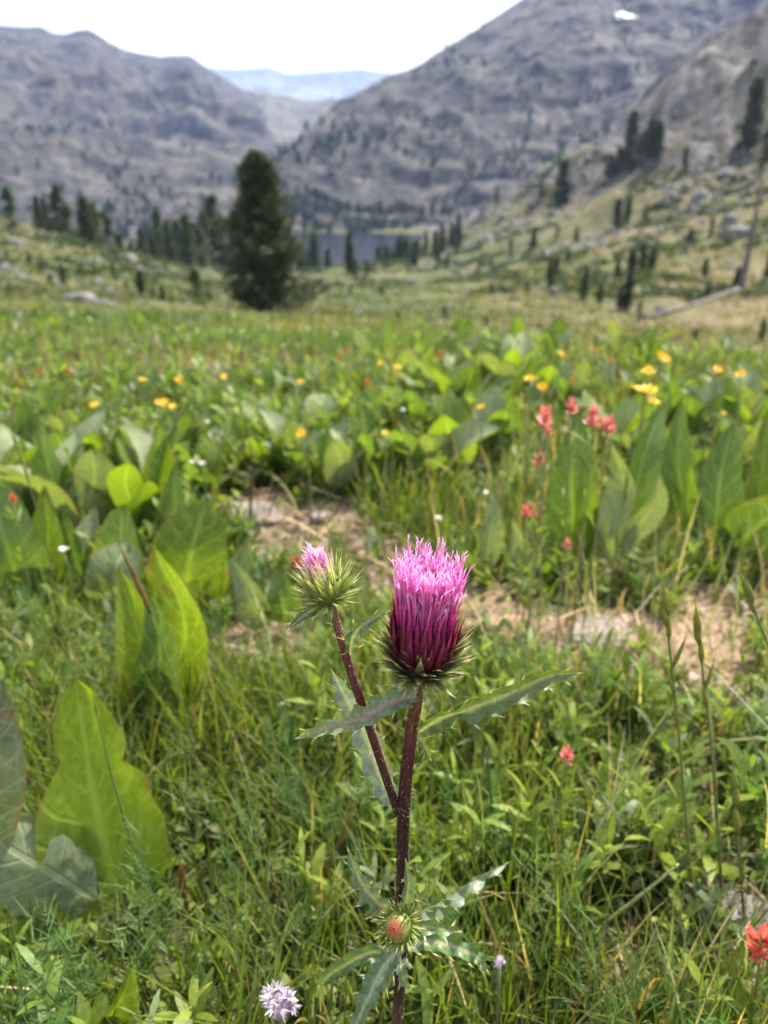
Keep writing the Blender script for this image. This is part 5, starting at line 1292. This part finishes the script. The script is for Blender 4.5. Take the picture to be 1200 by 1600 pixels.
def stem_hairs(parent, path, rads, n, seed, spines):
    r = np.random.default_rng(seed); c = spline(path, 200); i = r.integers(4, 196, n)
    T = unit(np.gradient(c, axis=0))[i]
    D = unit(np.cross(T, r.normal(0, 1, (n, 3))))
    rad = np.interp(i / 199, np.linspace(0, 1, len(rads)), rads)
    b0 = c[i] + D * rad[:, None] * 0.9
    th = np.arccos(np.clip(D[:, 2], -1, 1)); az = np.arctan2(D[:, 1], D[:, 0])
    L = np.where(r.uniform(0, 1, n) < spines, r.uniform(0.003, 0.007, n), r.uniform(0.0007, 0.0018, n))
    V, F, C, U = strips(b0, az, L, th + r.normal(0, 0.4, n), r.normal(0, 0.5, n), np.where(L > 0.002, 0.00032, 0.00022), 3, 'grass', None, pick(r, [(0.55, 0.47, 0.36), (0.45, 0.36, 0.28)], n))
    o = add('hairs', mesh_of('hairs', V, F, M_bract, True, C, U), parent, kind='stuff')
stem_hairs(main_stem, [tp(621, 1600), tp(625, 1530), tp(628, 1400), tp(631, 1260), tp(642, 1150), tp(651, 1095), tp(656, 1048)], [0.0033, 0.0033, 0.0033, 0.0034, 0.0033, 0.0031, 0.0029], 900, 5, 0.10)
stem_hairs(side_stem, [tp(622, 1268), tp(608, 1230), tp(575, 1130), tp(545, 1040), tp(526, 975), tp(515, 938)], [0.0024, 0.0022, 0.0022, 0.0021, 0.0020, 0.0018], 520, 6, 0.03)

def frame_of(ax):
    ax = unit(ax); a = unit(np.cross(ax, (0.0, 1.0, 0.02))); return a, np.cross(ax, a), ax

def lathe(mb, org, ax, prof, sides=20, col=(1, 1, 1)):
    """prof: (height, radius) along ax"""
    A, B, X = frame_of(ax); th = np.linspace(0, 2 * math.pi, sides, endpoint=False); n = len(prof)
    V = np.concatenate([org + X * h + (np.cos(th)[:, None] * A + np.sin(th)[:, None] * B) * r_ for h, r_ in prof])
    i = np.arange(n - 1)[:, None] * sides; j = np.arange(sides)[None]; k = (j + 1) % sides
    mb.put(V, np.stack([i + j, i + k, i + sides + k, i + sides + j], -1).reshape(-1, 4), np.repeat(np.asarray(col, float).reshape(-1, 3) if np.ndim(col) == 2 else np.tile(col, (n, 1)), sides, 0))

def bract_mesh(name, curve, wid, c0, c1, ctip, spine=0.35, thick=0.22):
    """unit-length bract along +Z bending to +Y: keeled scale that narrows to a spine"""
    s = np.array([0, 0.12, 0.3, 0.5, 0.65, 0.78, 1.0]); n = len(s)
    w = np.array([0.75, 1.0, 0.95, 0.7, 0.42, 0.13, 0.015]) * wid
    y = curve * s ** 1.8; z = s * (1 - 0.15 * abs(curve) * s)
    mid = np.stack([0 * s, y + 0.0 * s, z], -1)
    up = np.stack([0 * s, -w * thick * 2, 0 * s], -1)
    V = np.stack([mid + np.stack([-w, 0 * w, 0 * w], -1), mid + up * -1, mid + np.stack([w, 0 * w, 0 * w], -1), mid + up * 0.3], 1).reshape(-1, 3)
    i = np.arange(n - 1)[:, None] * 4; j = np.arange(4)[None]; k = (j + 1) % 4
    F = np.stack([i + j, i + k, i + 4 + k, i + 4 + j], -1).reshape(-1, 4)
    col = np.stack([np.interp(s, [0, 0.55, 0.8, 1], [c0[q], c1[q], ctip[q], ctip[q]]) for q in range(3)], -1)
    return mesh_of(name, V, F, M_bract, True, np.repeat(col, 4, 0))

def place_bracts(parent, org, ax, rows, meshes, seed, lab=None):
    """rows: (height, radius, count, angle from axis, length)"""
    from mathutils import Matrix
    r = np.random.default_rng(seed); A, B, X = frame_of(ax)
    for ri, (h, rd, n, ang, L, mi) in enumerate(rows):
        for q in range(n):
            a = 2 * math.pi * (q + 0.5 * (ri % 2)) / n + r.normal(0, 0.10)
            out = A * math.cos(a) + B * math.sin(a)
            g = ang + r.normal(0, 0.11)
            d = X * math.cos(g) + out * math.sin(g)
            side = np.cross(d, out); side = unit(side) if np.linalg.norm(side) > 1e-6 else unit(np.cross(d, A))
            side = unit(np.cross(X, out)) ; nrm = unit(np.cross(d, side)); side = np.cross(nrm, d)
            l = L * r.uniform(0.85, 1.18)
            pos = org + X * (h + r.normal(0, 0.0006)) + out * rd
            o = add('bract', meshes[mi], parent)
            Mx = Matrix(((side[0] * l, nrm[0] * l, d[0] * l, pos[0]), (side[1] * l, nrm[1] * l, d[1] * l, pos[1]), (side[2] * l, nrm[2] * l, d[2] * l, pos[2]), (0, 0, 0, 1)))
            o.matrix_local = Mx

# ---- open flower head
org = tp(656, 1052); ax = unit(np.array((0.055, -0.16, 1.0)))
mb = MB()
lathe(mb, org, ax, [(-0.001, 0.0030), (0.001, 0.0065), (0.004, 0.0112), (0.009, 0.0142), (0.016, 0.0150), (0.024, 0.0146), (0.032, 0.0136), (0.033, 0.004)], 24,
      [(0.10, 0.10, 0.035), (0.07, 0.075, 0.03), (0.06, 0.06, 0.028), (0.05, 0.035, 0.025), (0.06, 0.02, 0.025), (0.09, 0.012, 0.03), (0.12, 0.015, 0.04), (0.2, 0.04, 0.1)])
head = add('flower_head', mb.mesh('flower_head', M_bract), TH, label='open magenta flower head')
OL0, OL1, OT = (0.10, 0.115, 0.038), (0.33, 0.35, 0.13), (0.82, 0.74, 0.48)
MB0 = bract_mesh('bract', 0.12, 0.115, OL0, OL1, OT)                      # spreading green
MB1 = bract_mesh('bract', -0.10, 0.10, (0.06, 0.05, 0.022), (0.17, 0.13, 0.055), (0.68, 0.56, 0.36))   # rising, browner
MB2 = bract_mesh('bract', -0.02, 0.10, (0.12, 0.018, 0.03), (0.27, 0.03, 0.08), (0.48, 0.08, 0.22))  # inner, maroon
MB3 = bract_mesh('bract', -0.02, 0.085, (0.16, 0.015, 0.04), (0.38, 0.03, 0.15), (0.62, 0.10, 0.36))
place_bracts(head, org, ax, [(0.0010, 0.0055, 12, 1.80, 0.013, 0), (0.0028, 0.0088, 16, 1.52, 0.0155, 0), (0.0052, 0.0114, 18, 1.25, 0.0165, 0), (0.0080, 0.0132, 19, 1.02, 0.0170, 0), (0.0112, 0.0140, 19, 0.84, 0.0170, 0),
             (0.0145, 0.0141, 18, 0.66, 0.0165, 1), (0.0185, 0.0140, 17, 0.46, 0.0160, 1)], [MB0, MB1, MB2, MB3], 61)
place_bracts(head, org, ax, [(0.014, 0.0150, 22, 0.06, 0.022, 2), (0.019, 0.0147, 22, 0.03, 0.023, 2), (0.024, 0.0142, 22, 0.02, 0.022, 3)], [MB0, MB1, MB2, MB3], 62)

def florets(parent, org, ax, n, r_in, h0, len0, len1, flare, wid, seed, cols, dome=0.0, name='florets', hole=0.0, holecol=None):
    """slender tubular florets, each ending in small pale lobes"""
    r = np.random.default_rng(seed); A, B, X = frame_of(ax); mb = MB()
    for q in range(n):
        f = math.sqrt((q + 0.5) / n); a = q * 2.39996 + r.normal(0, 0.15)
        out = A * math.cos(a) + B * math.sin(a)
        L = (len0 + (len1 - len0) * f) * (r.uniform(0.46, 1.10) ** 0.8 if f > 0.6 else r.uniform(0.82, 1.10))
        p0 = org + X * h0 + out * r_in * f
        p1 = p0 + X * L * 0.5 + out * flare * f * 0.35 + r.normal(0, 0.0008, 3)
        p2 = p0 + X * L + out * flare * f * r.uniform(0.6, 1.35) + r.normal(0, 0.0017, 3)
        cc = [np.array(c) * r.uniform(0.8, 1.2) for c in cols]
        if hole and f < hole: cc = [np.array(c) for c in holecol]
        tube(mb, [p0, p1, p2], [wid * 0.6, wid * 0.75, wid * 1.0, wid * 0.9], 7, 5, np.array(cc), cap=False)
        d = unit(p2 - p1)
        for k in range(3):                                    # lobes and style
            e = unit(d * 1.0 + r.normal(0, 0.32, 3)); l = r.uniform(0.0022, 0.0052); s = unit(np.cross(e, r.normal(0, 1, 3))) * wid * 0.55
            tipc = np.array(cc[-1]) * 0.6 + np.array((0.85, 0.62, 0.80)) * 0.4
            mb.put([p2 - s, p2 + s, p2 + e * l * 0.6 + s * 0.6, p2 + e * l, p2 + e * l * 0.6 - s * 0.6], np.array([[0, 1, 2], [0, 2, 4], [4, 2, 3]]), np.array([cc[-1], cc[-1], tipc, tipc, tipc]))
    return add(name, mb.mesh(name, M_floret), parent, kind='stuff')
florets(head, org, ax, 720, 0.0130, 0.026, 0.024, 0.042, 0.0016, 0.00042, 63,
        [(0.28, 0.013, 0.07), (0.55, 0.035, 0.25), (0.72, 0.10, 0.42), (0.78, 0.16, 0.50), (0.82, 0.25, 0.59), (0.90, 0.52, 0.77)], hole=0.38, holecol=[(0.5, 0.15, 0.25), (0.7, 0.4, 0.35), (0.82, 0.62, 0.36), (0.85, 0.74, 0.45)])

# ---- half-open bud on the side stem
orgb = tp(516, 941); axb = unit(np.array((-0.28, 0.05, 1.0)))
mb = MB()
lathe(mb, orgb, axb, [(-0.001, 0.0022), (0.001, 0.0050), (0.004, 0.0075), (0.009, 0.0082), (0.014, 0.0070), (0.019, 0.0048), (0.020, 0.001)], 20, [(0.16, 0.20, 0.06)] * 3 + [(0.30, 0.34, 0.14)] * 2 + [(0.45, 0.40, 0.28)] * 2)
bud = add('flower_bud', mb.mesh('flower_bud', M_bract), TH, label='half-open yellow-green bud with a pink tip')
YG0, YG1, YT = (0.24, 0.31, 0.075), (0.46, 0.52, 0.17), (0.85, 0.82, 0.58)
BB0 = bract_mesh('bract', 0.06, 0.075, YG0, YG1, YT); BB1 = bract_mesh('bract', -0.08, 0.085, (0.32, 0.38, 0.11), (0.58, 0.62, 0.27), (0.85, 0.8, 0.6)); BB2 = bract_mesh('bract', -0.10, 0.06, (0.55, 0.56, 0.35), (0.78, 0.66, 0.64), (0.82, 0.5, 0.7))
place_bracts(bud, orgb, axb, [(0.0005, 0.0040, 11, 1.70, 0.0115, 0), (0.0018, 0.0058, 14, 1.42, 0.0130, 0), (0.0035, 0.0070, 16, 1.15, 0.0140, 0), (0.0055, 0.0077, 16, 0.86, 0.0135, 0), (0.0078, 0.0080, 16, 0.58, 0.0135, 1), (0.0105, 0.0078, 16, 0.30, 0.0135, 1), (0.0125, 0.0068, 16, 0.06, 0.0140, 2), (0.0140, 0.0056, 14, -0.04, 0.0140, 2)], [BB0, BB1, BB2], 71)
florets(bud, orgb, axb, 80, 0.0040, 0.014, 0.0135, 0.0105, -0.0012, 0.00040, 72, [(0.8, 0.7, 0.62), (0.82, 0.55, 0.66), (0.80, 0.30, 0.60), (0.88, 0.62, 0.80)])

# ---- small closed bud low in front of the stem, facing the camera
orgc = tp(625, 1448, -0.012); axc = unit(np.array((-0.28, -0.60, 0.55)))
mb = MB()
lathe(mb, orgc - axc * 0.004, axc, [(-0.001, 0.003), (0.001, 0.0055), (0.004, 0.0078), (0.008, 0.0082), (0.012, 0.0066), (0.0145, 0.0032), (0.015, 0.0005)], 20, [(0.18, 0.25, 0.06)] * 4 + [(0.28, 0.32, 0.09), (0.42, 0.16, 0.08), (0.50, 0.09, 0.08)])
bud2 = add('flower_bud', mb.mesh('flower_bud', M_bract), TH, label='small closed spiny green bud with a red centre')
CB0 = bract_mesh('bract', 0.05, 0.10, (0.20, 0.28, 0.06), (0.36, 0.42, 0.12), (0.75, 0.70, 0.45)); CB1 = bract_mesh('bract', -0.15, 0.13, (0.30, 0.20, 0.06), (0.48, 0.10, 0.06), (0.50, 0.30, 0.15))
place_bracts(bud2, orgc - axc * 0.004, axc, [(0.001, 0.0052, 14, 1.55, 0.0088, 0), (0.003, 0.0072, 17, 1.25, 0.0090, 0), (0.006, 0.0081, 18, 0.98, 0.0085, 0), (0.0088, 0.0078, 16, 0.62, 0.0072, 0), (0.0115, 0.0062, 14, 0.15, 0.0055, 0), (0.0132, 0.0038, 7, -0.35, 0.0034, 1)], [CB0, CB1], 81)
mb = MB(); tube(mb, [tp(628, 1475), tp(632, 1468, -0.008), orgc - axc * 0.004], [0.0016, 0.0018, 0.0028], 8, 8, (0.14, 0.15, 0.05)); add('bud_stalk', mb.mesh('bud_stalk', M_stem), bud2)

# ---- spiny leaves
def spiny_leaf(pts, width, face, c_in, c_mid, seed, lobes=6, cup=0.3, wave=0.12, tipcol=None, label=None, spines=1.0, tooth=0.45, pinch=None):
    r = np.random.default_rng(seed); n = 44; m = 7
    c = spline(pts, n); T = unit(np.gradient(c, axis=0)); face = np.asarray(face, float)
    S = unit(np.cross(T, np.broadcast_to(face, T.shape))); N = np.cross(S, T); s = np.linspace(0, 1, n)
    env = np.sin(np.pi * np.clip(s * 0.92 + 0.06, 0, 1) ** 0.85) ** 0.7
    if pinch: env = env * (1 - 0.72 * np.exp(-((s - pinch) / 0.055) ** 2))
    mb = MB(); u = np.linspace(-1, 1, m)
    ph = [r.uniform(0, 1), r.uniform(0, 1)]
    saw = [1 - tooth + tooth * (1 - np.abs(2 * ((s * lobes + p) % 1) - 1)) ** 0.8 for p in ph]
    w = width / 2 * env
    ww = np.where(u[None] < 0, (w * saw[0])[:, None], (w * saw[1])[:, None])
    z = cup * np.abs(u[None]) ** 1.4 * ww + wave * width * np.sin(s[:, None] * lobes * 6.28 + np.sign(u[None]) * 1.3 + ph[0] * 6) * np.abs(u[None]) ** 2 * env[:, None]
    V = c[:, None] + S[:, None] * (u[None] * ww)[..., None] + N[:, None] * z[..., None]
    i = np.arange(n - 1)[:, None] * m + np.arange(m - 1)[None]
    F = np.stack([i, i + 1, i + m + 1, i + m], -1).reshape(-1, 4)
    k = np.clip(1 - np.abs(u) * 4.0, 0, 1)[None, :, None] * (1 - 0.5 * s)[:, None, None]
    base_c = np.array(c_in)[None, None]
    if tipcol is not None: base_c = base_c * (1 - s[:, None, None] ** 1.5) + np.array(tipcol)[None, None] * s[:, None, None] ** 1.5
    col = base_c * (1 - k) + np.array(c_mid)[None, None] * k
    mb.put(V.reshape(-1, 3), F, col.reshape(-1, 3))
    for sd, p in ((0, ph[0]), (m - 1, ph[1])):           # a yellow spine on each tooth
        for q in range(lobes + 1):
            f = (q + 0.5 - p) / lobes
            if not 0.04 < f < 0.97: continue
            j = int(f * (n - 1)); a = V[j, sd]; o = unit(V[j, sd] - V[j, m // 2] + T[j] * 0.004 * (1 if width > 0.01 else 0.5))
            for rep in range(2):
                d = unit(o + r.normal(0, 0.25, 3) + T[j] * 0.3); l = r.uniform(0.0025, 0.0050) * spines; q2 = T[j] * 0.00035
                mb.put([a - q2 * 1.4, a + q2 * 1.4, a + d * l], np.array([[0, 1, 2]]), (0.60, 0.54, 0.32))
    a = c[-1]; d = T[-1]
    mb.put([a - S[-1] * 0.0004, a + S[-1] * 0.0004, a + d * 0.004 * spines], np.array([[0, 1, 2]]), (0.6, 0.54, 0.32))
    return add('leaf', mb.mesh('thistle_leaf', M_thleaf), TH, label=label)
GRN = (0.10, 0.155, 0.060); MIDR = (0.40, 0.36, 0.20); BLU = (0.21, 0.27, 0.215)
spiny_leaf([tp(653, 1088, -0.003), tp(612, 1098, -0.010), tp(565, 1122, -0.014), tp(515, 1136, -0.016), tp(468, 1152, -0.014)], 0.0135, (0.1, -0.75, 0.8), (0.17, 0.22, 0.15), (0.36, 0.20, 0.20), 1, 7, 0.7, 0.22, (0.22, 0.26, 0.09), label='spiny leaf crossing in front of the side stem')
spiny_leaf([tp(657, 1142, -0.003), tp(690, 1122, -0.006), tp(735, 1108, -0.008), tp(800, 1082, -0.006), tp(860, 1056, 0.0), tp(902, 1052, 0.004)], 0.0150, (-0.25, -0.9, 0.15), (0.10, 0.15, 0.045), (0.42, 0.44, 0.20), 2, 8, 0.75, 0.14, (0.12, 0.165, 0.045), label='long spiny leaf reaching out to the right', pinch=0.31)
spiny_leaf([tp(614, 1258, 0.004), tp(600, 1225, 0.008), tp(572, 1150, 0.014), tp(540, 1090, 0.018), tp(522, 1054, 0.020)], 0.0165, (-0.2, -1.0, 0.35), BLU, (0.52, 0.54, 0.40), 3, 7, 0.25, 0.10, (0.22, 0.28, 0.24), label='blue-grey leaf lying along the side stem', tooth=0.25)
spiny_leaf([tp(547, 1024), tp(550, 1000, -0.002), tp(565, 978, -0.002), tp(602, 958, 0.0)], 0.0085, (0.2, -0.9, 0.5), (0.12, 0.18, 0.09), MIDR, 4, 4, 0.5, 0.12)
spiny_leaf([tp(515, 943), tp(490, 955, -0.005), tp(470, 966, -0.008), tp(452, 982, -0.010)], 0.0065, (0.0, -0.7, 0.8), (0.09, 0.14, 0.05), MIDR, 5, 4, 0.4, 0.15)
spiny_leaf([tp(628, 1478, -0.004), tp(600, 1510, -0.012), tp(575, 1560, -0.022), tp(545, 1625, -0.030)], 0.016, (-0.1, -0.6, 0.9), (0.105, 0.165, 0.075), (0.40, 0.44, 0.26), 6, 6, 0.35, 0.16, spines=1.2)
spiny_leaf([tp(632, 1480, 0.004), tp(680, 1472, 0.010), tp(740, 1492, 0.012), tp(760, 1515, 0.010)], 0.015, (0.1, -0.6, 0.9), (0.10, 0.17, 0.055), MIDR, 7, 6, 0.5, 0.26, spines=1.2)
spiny_leaf([tp(632, 1440, 0.004), tp(670, 1420, 0.02), tp(720, 1390, 0.05), tp(790, 1350, 0.08)], 0.013, (-0.4, -0.9, 0.4), (0.15, 0.20, 0.12), MIDR, 8, 6, 0.8, 0.28, spines=1.2)
spiny_leaf([tp(630, 1450, -0.002), tp(660, 1447, -0.006), tp(690, 1452, -0.008), tp(715, 1455, -0.008)], 0.0095, (0.1, -0.7, 0.7), (0.11, 0.18, 0.05), MIDR, 9, 3, 0.5, 0.1)
spiny_leaf([tp(620, 1435, 0.004), tp(590, 1410, 0.006), tp(565, 1380, 0.010), tp(545, 1330, 0.015)], 0.014, (-0.2, -0.9, 0.5), (0.12, 0.18, 0.09), MIDR, 10, 5, 0.4, 0.15)
spiny_leaf([tp(632, 1425), tp(636, 1400, -0.004), tp(638, 1378, -0.004), tp(634, 1345, -0.003)], 0.0085, (0.2, -0.9, 0.5), (0.13, 0.19, 0.10), MIDR, 11, 3, 0.5, 0.1)
spiny_leaf([tp(618, 1490, 0.006), tp(575, 1490, 0.02), tp(520, 1520, 0.03), tp(500, 1540, 0.035)], 0.012, (-0.1, -0.7, 0.8), (0.09, 0.15, 0.05), MIDR, 12, 6, 0.4, 0.18, spines=1.2)
spiny_leaf([tp(640, 1130, 0.003), tp(650, 1150, 0.010), tp(660, 1160, 0.015), tp(672, 1185, 0.02)], 0.008, (0.2, -0.9, 0.5), (0.13, 0.18, 0.07), MIDR, 13, 3, 0.5, 0.12)
spiny_leaf([tp(634, 1490), tp(628, 1510, -0.006), tp(630, 1530, -0.008), tp(640, 1545, -0.008)], 0.008, (0.1, -0.9, 0.5), (0.15, 0.21, 0.11), MIDR, 14, 3, 0.4, 0.12)

# ------------------------------------------------------------------ haze in the valley air
ZTOP = max(max((o.matrix_world @ Vector(c)).z for c in o.bound_box) for o in scene.objects if o.type == 'MESH' and o.name.startswith('mountain')) + 15
def haze():
    m, nt, out = new_mat('valley_haze')
    v = nt.nodes.new('ShaderNodeVolumePrincipled')
    v.inputs['Color'].default_value = (0.36, 0.50, 0.92, 1)
    v.inputs['Density'].default_value = 1.15e-4
    v.inputs['Anisotropy'].default_value = 0.2
    nt.links.new(v.outputs[0], out.inputs['Volume'])
    b = np.array([(x, y, z) for z in (-140, ZTOP) for y in (-1500, 7500) for x in (-6000, 6000)], float)
    f = np.array([[0, 2, 3, 1], [4, 5, 7, 6], [0, 1, 5, 4], [2, 6, 7, 3], [0, 4, 6, 2], [1, 3, 7, 5]])
    add('haze', mesh_of('haze', b, f, m, False), kind='stuff', label='thin blue haze in the mountain air', cat='haze')
haze()
